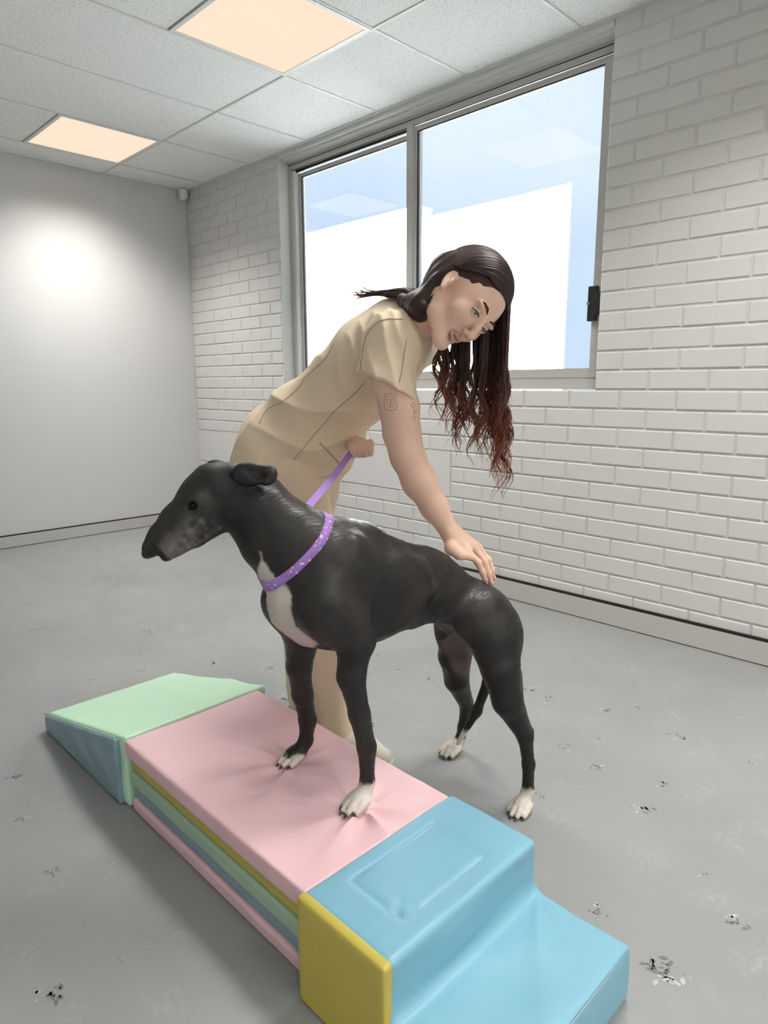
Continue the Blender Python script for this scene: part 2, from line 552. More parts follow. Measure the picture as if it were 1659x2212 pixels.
# motion sensor in the ceiling corner
sen = empty('motion_sensor', (XL + .05, -0.055, 2.435))
tag(sen, 'small white motion sensor in the ceiling corner', 'sensor')
MB().box(-.028, .028, -.022, .03, .012, .080, .008).build('housing', M['white_plastic'], sen, True)
MB().box(-.022, .022, -.026, .020, .0, .030, .009).build('lens', material('sensor lens', (0.70, 0.70, 0.69), 0.25, 0.5), sen, True)

# outside: ground kept dark to limit bounce light, and a white sunlit wall
structure(MB().box(-14, 10, 0.24, 14, -0.3, -0.05).build('ground_outside', M['ground']))
ow = MB()
ow.box(-3.05, -1.452, 2.20, 2.225, -0.1, 2.612)
ow.box(-12.0, -3.05, 2.20, 2.40, -0.1, 2.735)
structure(ow.build('wall_outside', M['exterior']))

# ================================================================== implicit-surface modelling (surface nets)
def _len(a):
    return np.sqrt(np.einsum('...i,...i->...', a, a))

class Prim:
    def __init__(self, fn, lo, hi, k=0.01, op='add', lip=1.0):
        self.fn, self.lo, self.hi, self.k, self.op, self.lip = fn, np.array(lo, float), np.array(hi, float), k, op, lip

def cone(a, b, ra, rb, k=0.01, op='add', sq=None):
    """tapered capsule; sq=(unit axis, factor>1) squeezes it along the axis"""
    a = np.array(a, float); b = np.array(b, float)
    ba = b - a; L2 = float(ba @ ba) + 1e-12
    if sq is not None:
        ax = np.array(sq[0], float); ax /= np.linalg.norm(ax); fac = sq[1]
        ba2 = ba + ax * (ba @ ax) * (fac - 1); L2 = float(ba2 @ ba2) + 1e-12
    def fn(P):
        pa = P - a
        if sq is not None:
            pa = pa + (pa @ ax)[..., None] * ax * (fac - 1)
            bb = ba2
        else:
            bb = ba
        t = np.clip((pa @ bb) / L2, 0, 1)
        d = _len(pa - t[..., None] * bb) - (ra + (rb - ra) * t)
        return d / (fac ** 0.5) if sq is not None else d
    r = max(ra, rb)
    return Prim(fn, np.minimum(a, b) - r, np.maximum(a, b) + r, k, op)

def ell(c, rad, R=None, k=0.01, op='add'):
    """ellipsoid, columns of R are its axes"""
    c = np.array(c, float); rad = np.array(rad, float)
    Rm = np.eye(3) if R is None else np.array(R, float)
    def fn(P):
        q = (P - c) @ Rm
        k0 = _len(q / rad); k1 = _len(q / (rad * rad)) + 1e-9
        return k0 * (k0 - 1.0) / k1
    ext = np.sqrt(((Rm * rad) ** 2).sum(1))
    return Prim(fn, c - ext, c + ext, k, op)

def chain(pts, rads, k=0.01, op='add', sq=None):
    return [cone(pts[i], pts[i + 1], rads[i], rads[i + 1], k, op, sq) for i in range(len(pts) - 1)]

def surface_nets(prims, res, block=20, post=None, pad=0.03):
    lo = np.min([p.lo for p in prims if p.op == 'add'], 0) - pad
    hi = np.max([p.hi for p in prims if p.op == 'add'], 0) + pad
    n = np.ceil((hi - lo) / res).astype(int) + 1
    G = np.full(n, 1.0, np.float32)
    for bx in range(0, n[0], block):
        for by in range(0, n[1], block):
            for bz in range(0, n[2], block):
                i0 = np.array((bx, by, bz)); i1 = np.minimum(i0 + block, n)
                b0 = lo + i0 * res; b1 = lo + (i1 - 1) * res
                act = [p for p in prims if np.all(p.hi + p.k + res * 2 >= b0) and np.all(p.lo - p.k - res * 2 <= b1)]
                if not any(p.op == 'add' for p in act): continue
                ax = [lo[q] + np.arange(i0[q], i1[q]) * res for q in range(3)]
                P = np.stack(np.meshgrid(*ax, indexing='ij'), -1)
                d = None
                for p in act:
                    if d is None:
                        if p.op != 'add': continue
                        d = p.fn(P); continue
                    e = p.fn(P)
                    if p.op == 'add':
                        h = np.maximum(p.k - np.abs(d - e), 0) / p.k
                        d = np.minimum(d, e) - h * h * p.k * 0.25
                    elif p.op == 'sub':
                        h = np.maximum(p.k - np.abs(d + e), 0) / p.k
                        d = np.maximum(d, -e) + h * h * p.k * 0.25
                    elif p.op == 'and':
                        h = np.maximum(p.k - np.abs(d - e), 0) / p.k
                        d = np.maximum(d, e) + h * h * p.k * 0.25
                if post is not None: d = post(P, d)
                G[i0[0]:i1[0], i0[1]:i1[1], i0[2]:i1[2]] = d
    ins = G < 0
    c8 = [ins[dx:n[0] - 1 + dx, dy:n[1] - 1 + dy, dz:n[2] - 1 + dz] for dx in (0, 1) for dy in (0, 1) for dz in (0, 1)]
    s = np.zeros(tuple(n - 1), np.int8)
    for c in c8: s += c
    mixed = (s > 0) & (s < 8)
    cells = np.argwhere(mixed)
    idx = np.full(tuple(n - 1), -1, np.int32)
    idx[mixed] = np.arange(len(cells))
    acc = np.zeros((len(cells), 3)); cnt = np.zeros(len(cells))
    corners = [(dx, dy, dz) for dx in (0, 1) for dy in (0, 1) for dz in (0, 1)]
    val = [G[cells[:, 0] + c[0], cells[:, 1] + c[1], cells[:, 2] + c[2]] for c in corners]
    for i in range(8):
        for j in range(i + 1, 8):
            if sum(abs(corners[i][q] - corners[j][q]) for q in range(3)) != 1: continue
            m = (val[i] < 0) != (val[j] < 0)
            t = val[i][m] / (val[i][m] - val[j][m])
            ci = np.array(corners[i], float); cj = np.array(corners[j], float)
            acc[m] += ci + t[:, None] * (cj - ci); cnt[m] += 1
    V = lo + (cells + acc / cnt[:, None]) * res
    F = []
    for axis in range(3):
        sl0 = [slice(1, -1)] * 3; sl1 = [slice(1, -1)] * 3
        sl0[axis] = slice(0, n[axis] - 1); sl1[axis] = slice(1, n[axis])
        a = ins[tuple(sl0)]; b = ins[tuple(sl1)]
        e = np.argwhere(a != b)
        flip = a[e[:, 0], e[:, 1], e[:, 2]]
        base = e.copy()
        for q in range(3):
            if q != axis: base[:, q] += 1
        u, w = [q for q in range(3) if q != axis]
        if axis == 1: u, w = w, u
        def cell(du, dw):
            c = base.copy(); c[:, u] += du; c[:, w] += dw
            return idx[c[:, 0], c[:, 1], c[:, 2]]
        q4 = np.stack([cell(-1, -1), cell(0, -1), cell(0, 0), cell(-1, 0)], 1)
        q4[~flip] = q4[~flip][:, ::-1]
        F.append(q4)
    F = np.concatenate(F)
    F = F[(F >= 0).all(1)]
    return V, F

def relax(V, F, it=2, lam=0.5):
    e = np.concatenate([F[:, [0, 1]], F[:, [1, 2]], F[:, [2, 3]], F[:, [3, 0]]])
    for _ in range(it):
        acc = np.zeros_like(V); cnt = np.zeros(len(V))
        for q in range(3):
            acc[:, q] = np.bincount(e[:, 0], V[e[:, 1], q], len(V)) + np.bincount(e[:, 1], V[e[:, 0], q], len(V))
        cnt = np.bincount(e[:, 0], minlength=len(V)) + np.bincount(e[:, 1], minlength=len(V))
        V = V + lam * (acc / np.maximum(cnt, 1)[:, None] - V)
    return V

def np_mesh(name, V, F, colors=None, smooth=True):
    me = bpy.data.meshes.new(name)
    me.vertices.add(len(V)); me.vertices.foreach_set('co', np.asarray(V, np.float32).ravel())
    me.loops.add(F.size); me.loops.foreach_set('vertex_index', F.astype(np.int32).ravel())
    me.polygons.add(len(F))
    me.polygons.foreach_set('loop_start', np.arange(0, F.size, F.shape[1], dtype=np.int32))
    me.polygons.foreach_set('loop_total', np.full(len(F), F.shape[1], np.int32))
    me.update(calc_edges=True)
    if smooth: me.polygons.foreach_set('use_smooth', np.ones(len(F), bool))
    if colors is not None:
        a = me.color_attributes.new('tint', 'FLOAT_COLOR', 'POINT')
        a.data.foreach_set('color', np.concatenate([colors, np.ones((len(V), 1))], 1).astype(np.float32).ravel())
    me.validate()
    return me

def vnoise(P, scale, seed=0):
    """cheap smooth value noise in [-1,1]"""
    q = P * scale + seed * 17.3
    i = np.floor(q).astype(np.int64); f = q - i; f = f * f * (3 - 2 * f)
    def h(a, b, c):
        x = (a * 73856093 ^ b * 19349663 ^ c * 83492791) & 0x7fffffff
        x = (x * 1103515245 + 12345) & 0x7fffffff
        x = (x ^ (x >> 13)) * 1274126177 & 0x7fffffff
        return (x % 10007) / 10006.0
    r = 0
    for dx in (0, 1):
        for dy in (0, 1):
            for dz in (0, 1):
                w = (f[..., 0] if dx else 1 - f[..., 0]) * (f[..., 1] if dy else 1 - f[..., 1]) * (f[..., 2] if dz else 1 - f[..., 2])
                r = r + w * h(i[..., 0] + dx, i[..., 1] + dy, i[..., 2] + dz)
    return r * 2 - 1

def sstep(a, b, x):
    t = np.clip((x - a) / (b - a), 0, 1)
    return t * t * (3 - 2 * t)

# ================================================================== FOAM PLAY BLOCKS
def vinyl(name, c):
    d = tuple(v * 0.88 for v in c)
    return material(name, c, 0.40, 0.45, noise=0.35, noise_scale=7, noise_col=d, bump=0.18, bump_scale=420, bump_dist=0.0006)
M['v_pink'] = vinyl('pink vinyl', (0.80, 0.52, 0.545))
M['v_yellow'] = vinyl('mustard vinyl', (0.50, 0.41, 0.075))
M['v_green'] = vinyl('mint vinyl', (0.57, 0.84, 0.61))
M['v_blue'] = vinyl('sky blue vinyl', (0.195, 0.415, 0.525))
M['v_blue_grey'] = vinyl('grey blue vinyl', (0.235, 0.35, 0.41))
M['v_green_dark'] = vinyl('sage vinyl', (0.37, 0.52, 0.38))

def rbox(lo, hi, r, k=0.004, op='add'):
    lo = np.array(lo, float); hi = np.array(hi, float)
    c = (lo + hi) / 2; h = (hi - lo) / 2 - r
    def fn(P):
        q = np.abs(P - c) - h
        return _len(np.maximum(q, 0)) + np.minimum(q.max(-1), 0) - r
    return Prim(fn, lo, hi, k, op)

PAW_FL = (0.525, -1.905); PAW_FR = (0.280, -1.905)
def mat_top_folds(P):
    """dents and radiating creases of the soft top panel around the two front paws"""
    out = np.zeros(P.shape[:-1])
    for (cx, cy), ph, amp in ((PAW_FL, 0.4, 0.0042), (PAW_FR, 1.7, 0.0034)):
        dx = P[..., 0] - cx; dy = P[..., 1] - cy
        r = np.sqrt(dx * dx + dy * dy); th = np.arctan2(dy, dx)
        out = out - 0.012 * np.exp(-(r / 0.050) ** 2)
        w = np.exp(-(r / 0.115)) * sstep(0.015, 0.045, r)
        a1 = np.sin(2.5 * th + ph + 0.9 * np.sin(th + ph)); a2 = np.sin(4.0 * th + 2.3 * ph)
        s = (1 - 2.2 * np.abs(a1) ** 0.95) * 0.55 + (0.6 - 1.4 * np.abs(a2) ** 0.95) * 0.5
        out = out + amp * 5.0 * w * s
    dx = P[..., 0] - 0.335; dy = P[..., 1] + 2.025
    r = np.sqrt(dx * dx + dy * dy); th = np.arctan2(dy, dx)
    out = out - 0.003 * np.exp(-(r / 0.03) ** 2) + 0.0018 * np.exp(-r / 0.04) * np.sin(4 * th)
    ed = np.minimum(np.minimum(P[..., 0] - MX0, MX1 - P[..., 0]), np.minimum(P[..., 1] - MYN, MYF - P[..., 1]))
    out = out * (.35 + .65 * sstep(.0, .06, ed))
    out = out + 0.0025 * vnoise(P * np.array([1, 1, 0.0]), 9, 3)
    return out

def soft_part(name, prims, res, mat, parent, post=None, it=1):
    V, F = surface_nets(prims, res, post=post)
    V = relax(V, F, it, 0.4)
    return new_obj(name, np_mesh(name, V, F), mat, parent)

mat_root = empty('folding_mat', (0.275, -1.945, 0))
tag(mat_root, 'folded foam mat of pink, mustard, mint and blue layers under the dog\'s front paws', 'foam mat')
MX0, MX1, MYN, MYF = -0.088, 0.640, -2.142, -1.750
layers = [(0.000, 0.034, 'v_pink', 0.000), (0.034, 0.072, 'v_blue_grey', 0.004), (0.072, 0.111, 'v_green_dark', -0.001), (0.111, 0.150, 'v_yellow', 0.003), (0.150, 0.195, 'v_pink', -0.005)]
def local(root, prims_world):
    return prims_world
for i, (z0, z1, mk, ins) in enumerate(layers):
    lo = (MX0 + ins, MYN + ins * 1.5, z0 + 0.0006); hi = (MX1 - ins * .5, MYF - ins, z1 - 0.0006)
    def post(P, d, i=i, z0=z0, z1=z1):
        if i == 4:
            wt = sstep(z0 + .008, z1 - .004, P[..., 2])
            return d - mat_top_folds(P) * wt * 0.9
        n = 0.0014 * vnoise(P * np.array([1, 1, 1.0]), 9, i)
        side = sstep(0.02, 0.0, np.abs(P[..., 1] - MYN) )
        return d - n * side
    o = soft_part('mat_panel', [rbox(lo, hi, 0.006 if i < 4 else 0.006)], 0.0045 if i < 4 else 0.0036, M[mk], mat_root, post, 1 if i < 4 else 3)
    o.matrix_parent_inverse = Matrix.Translation(mat_root.location).inverted()

# wedge
WY0, WY1 = -2.158, -1.712
wedge = empty('foam_wedge', (-0.39, -1.935, 0))
tag(wedge, 'mint and blue foam wedge ramp against the end of the folded mat', 'foam wedge')
def wedge_prim(drop, y0, y1, r=0.007):
    x0, x1 = -0.675, -0.096
    h0, h1 = 0.056 - drop, 0.199 - drop
    n = np.array([-(h1 - h0), 0, (x1 - x0)]); n = n / np.linalg.norm(n)
    def fn(P):
        q = np.stack([np.maximum(x0 - P[..., 0], P[..., 0] - x1) + r,
                      np.maximum(y0 - P[..., 1], P[..., 1] - y1) + r,
                      np.maximum(-P[..., 2] + 0.001, (P[..., 0] - x0) * n[0] + (P[..., 2] - h0) * n[2]) + r], -1)
        return _len(np.maximum(q, 0)) + np.minimum(q.max(-1), 0) - r
    return Prim(fn, (x0, y0, 0), (x1, y1, h1), 0.004)
def wedge_post(P, d):
    n = 0.0018 * vnoise(P, 9, 5) + 0.004 * np.exp(-((P[..., 0] - 0.55 * (P[..., 1] + 1.95) + 0.42) / 0.05) ** 2) * sstep(-2.1, -1.8, P[..., 1])
    return d - n * sstep(0.05, 0.09, P[..., 2]) - 0.0006 * vnoise(P, 25, 8)
o = soft_part('cover', [wedge_prim(0, WY0 + .012, WY1)], 0.0048, M['v_green'], wedge, wedge_post)
o.matrix_parent_inverse = Matrix.Translation(wedge.location).inverted()
def wside_post(P, d):
    return d - 0.0035 * np.sin((P[..., 0] + 1.3 * P[..., 2]) * 34) * sstep(-0.62, -0.4, P[..., 0]) * sstep(0.01, 0.06, P[..., 2]) * 0.6
def side_panel_prims(y0, y1):
    p = wedge_prim(0.006, y0, y1, 0.006)
    cut = Prim(lambda P: P[..., 0] + 0.127, (-9, -9, -9), (9, 9, 9), 0.004, 'and')
    return [p, cut]
o = soft_part('side_panel', side_panel_prims(WY0 - .001, WY0 + .024), 0.0042, M['v_blue_grey'], wedge, wside_post)
o.matrix_parent_inverse = Matrix.Translation(wedge.location).inverted()
sp = MB()
sp.tube([(-0.670, WY0 + .001, .058), (-0.40, WY0 + .0005, .1235), (-0.128, WY0 + .001, .1925)], 0.0022, 6)
o = sp.build('piping', M['v_green_dark'], wedge, True)
o.matrix_parent_inverse = Matrix.Translation(wedge.location).inverted()

# two-step block
SX0, SXM, SX1, SY0, SY1 = 0.652, 0.868, 1.066, -2.176, -1.757
step = empty('foam_steps', (0.86, -1.966, 0))
tag(step, 'sky blue two-step foam block with mustard side beside the folded mat', 'foam steps')
def step_prims(y0, y1, r=0.010, z0=0.001, k=0.022):
    return [rbox((SX0, y0, z0), (SXM, y1, 0.213), r, k), rbox((SX0 + .001, y0 + (.001 if k < .01 else 0), z0), (SX1, y1, 0.108), r, k)]
def step_post(P, d):
    x, y, z = P[..., 0], P[..., 1], P[..., 2]
    n = 0.0020 * vnoise(P, 10, 2) + 0.0008 * vnoise(P, 30, 4)
    # stitched-down rectangle on the upper tread
    u = (x - 0.757); v = (y + 1.972)
    edge = np.maximum(np.abs(u) / 0.066, np.abs(v) / 0.112)
    n = n - 0.0030 * np.exp(-((edge - 1) / 0.05) ** 2) * sstep(0.19, 0.205, z) * sstep(SXM, SXM - .02, x)
    for (px, py) in ((0.80, -2.075), (0.812, -2.052), (0.79, -2.06), (0.808, -2.083)):
        n = n - 0.0035 * np.exp(-(((x - px) ** 2 + (y - py) ** 2) / 0.009 ** 2)) * sstep(0.19, 0.205, z)
    # pulled creases on the lower tread
    low = sstep(0.08, 0.10, z) * sstep(SXM, SXM + .02, x)
    dx, dy = x - SXM, y - SY1
    th = np.arctan2(-dy, np.maximum(dx, 1e-4)); r = np.sqrt(dx * dx + dy * dy)
    n = n + low * 0.0050 * np.exp(-((th - 0.95) / 0.11) ** 2) * np.exp(-r / 0.16) * sstep(0.0, 0.05, r)
    n = n - low * 0.0035 * np.exp(-((th - 0.7) / 0.12) ** 2) * np.exp(-r / 0.2)
    n = n - low * 0.004 * np.exp(-(((x - 0.97) / 0.05) ** 2 + ((y + 1.97) / 0.12) ** 2))
    # soft riser
    ri = np.exp(-((x - SXM) / 0.02) ** 2) * sstep(0.12, 0.14, z) * sstep(0.205, 0.18, z)
    n = n + ri * 0.003 * np.sin(y * 18)
    return d - n
o = soft_part('cover', step_prims(SY0 + .012, SY1), 0.0042, M['v_blue'], step, step_post, 2)
o.matrix_parent_inverse = Matrix.Translation(step.location).inverted()
o = soft_part('side_panel', step_prims(SY0, SY0 + .022, 0.006, 0.002, 0.002), 0.0040, M['v_yellow'], step, lambda P, d: d - 0.001 * vnoise(P, 9, 9))
o.matrix_parent_inverse = Matrix.Translation(step.location).inverted()
sp = MB()
sp.tube([(SX1 - .002, SY0 + .02, .1062), (SX1 - .001, -1.95, .1060), (SX1 - .002, SY1 - .012, .1062)], 0.0019, 6)
o = sp.build('seam', M['v_blue_grey'], step, True)
o.matrix_parent_inverse = Matrix.Translation(step.location).inverted()

# ================================================================== THE DOG
DOG_O = np.array([0.479, -1.413, 0.0])
DAX = np.array([-0.142, -0.990, 0.0]); DAX /= np.linalg.norm(DAX)      # forward
DLT = np.array([0.990, -0.142, 0.0]); DLT /= np.linalg.norm(DLT)       # its left
UP = np.array([0, 0, 1.0])
def S(s, w, z):
    return DOG_O + DAX * s + DLT * w + UP * z
DR = np.stack([DAX, DLT, UP], 1)

dog_prims = []
add = dog_prims.append
SQT = (DLT, 1.62)
# trunk: deep chest, tucked belly
trunk = [(.525, .670, .092), (.490, .652, .120), (.435, .645, .134), (.360, .630, .119), (.250, .605, .093), (.150, .574, .073), (.060, .523, .065), (-.015, .472, .055)]
dog_prims += chain([S(s, 0, z) for s, z, r in trunk], [r for s, z, r in trunk], 0.02, 'add', SQT)
add(ell(S(.525, 0, .622), (.070, .060, .078), DR, .03))          # breastbone
add(ell(S(.400, 0, .575), (.150, .062, .066), DR, .03))          # keel
add(ell(S(.46, 0, .745), (.10, .038, .045), DR, .03))            # withers
add(ell(S(.27, 0, .650), (.13, .045, .045), DR, .035))            # loin arch
for sg in (1, -1):
    add(ell(S(.465, sg * .062, .690), (.050, .030, .085), DR, .025))      # shoulder blade
    add(ell(S(.520, sg * .074, .625), (.060, .034, .060), DR, .025))      # upper arm
    add(ell(S(.350, sg * .058, .625), (.100, .034, .085), DR, .03))       # ribs
    add(ell(S(.065, sg * .046, .508), (.085, .034, .058), DR, .035))       # pelvis
    add(ell(S(-.018, sg * .045, .470), (.036, .030, .052), DR, .03))     # buttock
    add(cone(S(.500, sg * .050, .735), S(.535, sg * .082, .655), .022, .024, .012))          # scapula spine
    add(cone(S(.455, sg * .074, .640), S(.462, sg * .086, .575), .030, .024, .012))          # triceps
    for i in range(5):
        add(cone(S(.40 - i * .032, sg * .052, .700 - i * .006), S(.385 - i * .034, sg * .060, .585 + i * .008), .020, .019, .010))
# neck, bending to its right
neck = [(.480, .0, .690), (.534, -.018, .733), (.572, -.046, .779), (.606, -.078, .834), (.640, -.104, .868)]
dog_prims += chain([S(*p) for p in neck], [.098, .080, .068, .059, .050], .035)
dog_prims += chain([S(.535, .0, .66), S(.590, -.05, .745), S(.632, -.085, .808)], [.058, .044, .036], .03)
# head
hd = [((.655, -.110, .877), .046), ((.678, -.114, .872), .048), ((.707, -.120, .852), .0435), ((.751, -.124, .811), .0345), ((.788, -.128, .777), .0265), ((.808, -.130, .760), .0200)]
dog_prims += chain([S(*p) for p, r in hd], [r for p, r in hd], .012)
HD = S(.812, -.130, .756) - S(.672, -.112, .872); HD /= np.linalg.norm(HD)      # muzzle direction
CAMF = np.array([-0.6965, 0.6929, -0.1866])
HS = CAMF - HD * (CAMF @ HD); HS /= np.linalg.norm(HS)                           # away from the camera
HU = np.cross(HS, HD); HU = HU if HU[2] > 0 else -HU
HR = np.stack([HD, HS, HU], 1)
HB = S(.672, -.112, .866)
def H(f, s, u):
    return HB + HD * f + HS * s + HU * u
add(ell(H(.006, 0, -.048), (.046, .040, .036), HR, .015))                 # cheeks
dog_prims += chain([H(.02, 0, -.055), H(.10, 0, -.040), H(.165, 0, -.026)], [.026, .020, .0135], .008)   # lower jaw
add(ell(H(.178, 0, .002), (.017, .017, .015), HR, .004))                  # nose block
for sg in (1, -1):
    add(ell(H(.045, sg * .032, .020), (.022, .011, .013), HR, .008))      # brow
    add(ell(H(.060, sg * .036, .004), (.011, .006, .007), HR, .008, 'sub'))  # eye hollow
    add(ell(H(.06, sg * .022, -.026), (.05, .014, .016), HR, .012))       # cheek bone
# mouth line
dog_prims += [cone(H(.172, sg * .016, -.0165), H(.085, sg * .030, -.034), .0018, .0018, .003, 'sub') for sg in (1, -1)]
# rose ears folded back
CAMR = np.array([0.7057, 0.7085, -0.0029])
def ear(sg):
    bk = CAMR * 0.97 - UP * 0.10 + CAMF * 0.12 * sg; bk /= np.linalg.norm(bk)
    out = HS * sg; out = out - bk * (out @ bk); out /= np.linalg.norm(out)
    upv = np.cross(out, bk); upv = upv if upv[2] > 0 else -upv
    R = np.stack([bk, out, upv], 1)
    b = HB + CAMR * .050 + HS * sg * .040 + UP * .026
    if sg > 0: b = b - CAMR * .048 + UP * .022
    res = [ell(b + bk * .012, (.028, .015, .022), R, .012),
           ell(b + bk * .038 + upv * .009, (.030, .012, .012), R, .008),
           ell(b + bk * .060 + upv * .001, (.015, .014, .019), R, .007),
           ell(b + bk * .054 - upv * .013 + out * .004, (.012, .010, .010), R, .006),
           ell(b + bk * .020 - upv * .016 + out * .003, (.026, .009, .009), R, .007)]
    if sg < 0:
        res += [cone(b + bk * .018 + out * .014 - upv * .001, b + bk * .046 + out * .013 - upv * .003, .006, .009, .003, 'sub'),
                cone(b + bk * .034 + out * .016 - upv * .020, b + bk * .044 + out * .014 - upv * .004, .004, .006, .004, 'sub'),
                cone(b + bk * .004 + out * .018 + upv * .012, b + bk * .012 + out * .018 - upv * .012, .003, .003, .004, 'sub')]
    else:
        res += [ell(b - bk * .006 + upv * .012, (.022, .012, .014), R, .008)]
    return res
dog_prims += ear(-1)
dog_prims += ear(1)
# front legs
fl = [(.535, .068, .640), (.468, .086, .552), (.486, .094, .482), (.472, .101, .395), (.457, .106, .317), (.458, .109, .235), (.470, .111, .212)]
dog_prims += chain([S(*p) for p in fl[:2]], [.056, .040], .03)
dog_prims += chain([S(*p) for p in fl[1:]], [.040, .0295, .0225, .0195, .0150, .0165], .012)
add(ell(S(.440, .090, .548), (.016, .016, .022), DR, .01))      # elbow point
add(ell(S(.446, .108, .300), (.010, .008, .013), DR, .008))     # carpal pad
fr = [(.545, -.068, .610), (.500, -.080, .525), (.501, -.098, .440), (.487, -.112, .360), (.470, -.121, .287), (.474, -.125, .232), (.490, -.127, .210)]
dog_prims += chain([S(*p) for p in fr[:2]], [.056, .042], .03)
dog_prims += chain([S(*p) for p in fr[1:]], [.042, .0285, .0235, .0205, .0160, .0170], .012)
add(ell(S(.460, -.122, .272), (.010, .008, .013), DR, .008))
# hind legs
hl = [(.055, .056, .510), (.042, .080, .455), (.052, .106, .388), (.044, .126, .305), (-.008, .143, .198), (-.020, .147, .121), (-.019, .149, .048), (-.004, .150, .026)]
dog_prims += chain([S(*p) for p in hl[:3]], [.066, .064, .052], .035, 'add', (DLT, 1.3))
dog_prims += chain([S(*p) for p in hl[2:]], [.048, .037, .0190, .0155, .0150, .0165], .012)
add(ell(S(-.004, .078, .425), (.030, .028, .080), DR, .03))    # hamstring
dog_prims += chain([S(.010, .110, .36), S(.004, .131, .275), S(-.022, .143, .212)], [.024, .012, .0085], .012)  # tendon to the hock
add(ell(S(-.026, .143, .204), (.012, .009, .016), DR, .006))
hr = [(.045, -.056, .510), (.022, -.078, .440), (.012, -.100, .345), (-.012, -.118, .255), (-.072, -.137, .150), (-.072, -.149, .080), (-.066, -.156, .035), (-.052, -.158, .024)]
dog_prims += chain([S(*p) for p in hr[:3]], [.072, .066, .050], .03, 'add', (DLT, 1.35))
dog_prims += chain([S(*p) for p in hr[2:]], [.046, .033, .0185, .0150, .0145, .0160], .012)
dog_prims += chain([S(-.015, -.102, .32), S(-.045, -.122, .235), S(-.086, -.137, .165)], [.022, .012, .0085], .012)
# tail
tl = [(-.035, .0, .520), (-.060, .0, .465), (-.052, .0, .380), (-.030, -.010, .292), (-.007, -.030, .198), (.035, -.058, .103)]
dog_prims += chain([S(*p) for p in tl], [.024, .020, .0165, .0145, .0125, .0065], .015)
# paws: four toes each
claw_spots = []
def paw(s, w, z0, yaw=0.0, sc=1.0):
    fwd = DAX * math.cos(yaw) + DLT * math.sin(yaw); lat = np.cross(UP, fwd)
    B = DOG_O + DAX * s + DLT * w
    R = np.stack([fwd, lat, UP], 1)
    add(ell(B + fwd * .004 * sc + UP * (z0 + .020), (.026 * sc, .022 * sc, .019), R, .010))
    for lt, fw, hh in ((-.0205, .018, .0125), (-.0072, .031, .0150), (.0072, .031, .0150), (.0205, .018, .0125)):
        c = B + fwd * fw * sc + lat * lt * sc + UP * z0
        add(cone(c - fwd * .020 * sc + UP * (hh + .009), c - fwd * .002 + UP * (hh + .003), .0088 * sc, .0084 * sc, .0028))
        add(cone(c - fwd * .002 + UP * (hh + .003), c + fwd * .012 * sc + UP * .0085, .0084 * sc, .0078 * sc, .0028))
        claw_spots.append((c + fwd * .0175 * sc + UP * .008, fwd))
    for lt, fw in ((-.0140, .028), (0, .038), (.0140, .028)):
        g = B + fwd * fw * sc + lat * lt * sc + UP * z0
        add(cone(g - fwd * .016 * sc + UP * .030, g + fwd * .010 * sc + UP * .004, .0014, .0030, .004, 'sub'))
paw(.478, .112, .187, 0.15)
paw(.498, -.128, .187, 0.10)
paw(.002, .151, .0, 0.25)
paw(-.044, -.159, .0, 0.10)

def dog_post(P, d):
    return d - .0018 * vnoise(P, 22, 3) * sstep(.30, .40, P[..., 2]) - .0010 * vnoise(P, 48, 4) * sstep(.40, .50, P[..., 2])
V, F = surface_nets(dog_prims, 0.0042, post=dog_post)
V = relax(V, F, 2, 0.45)
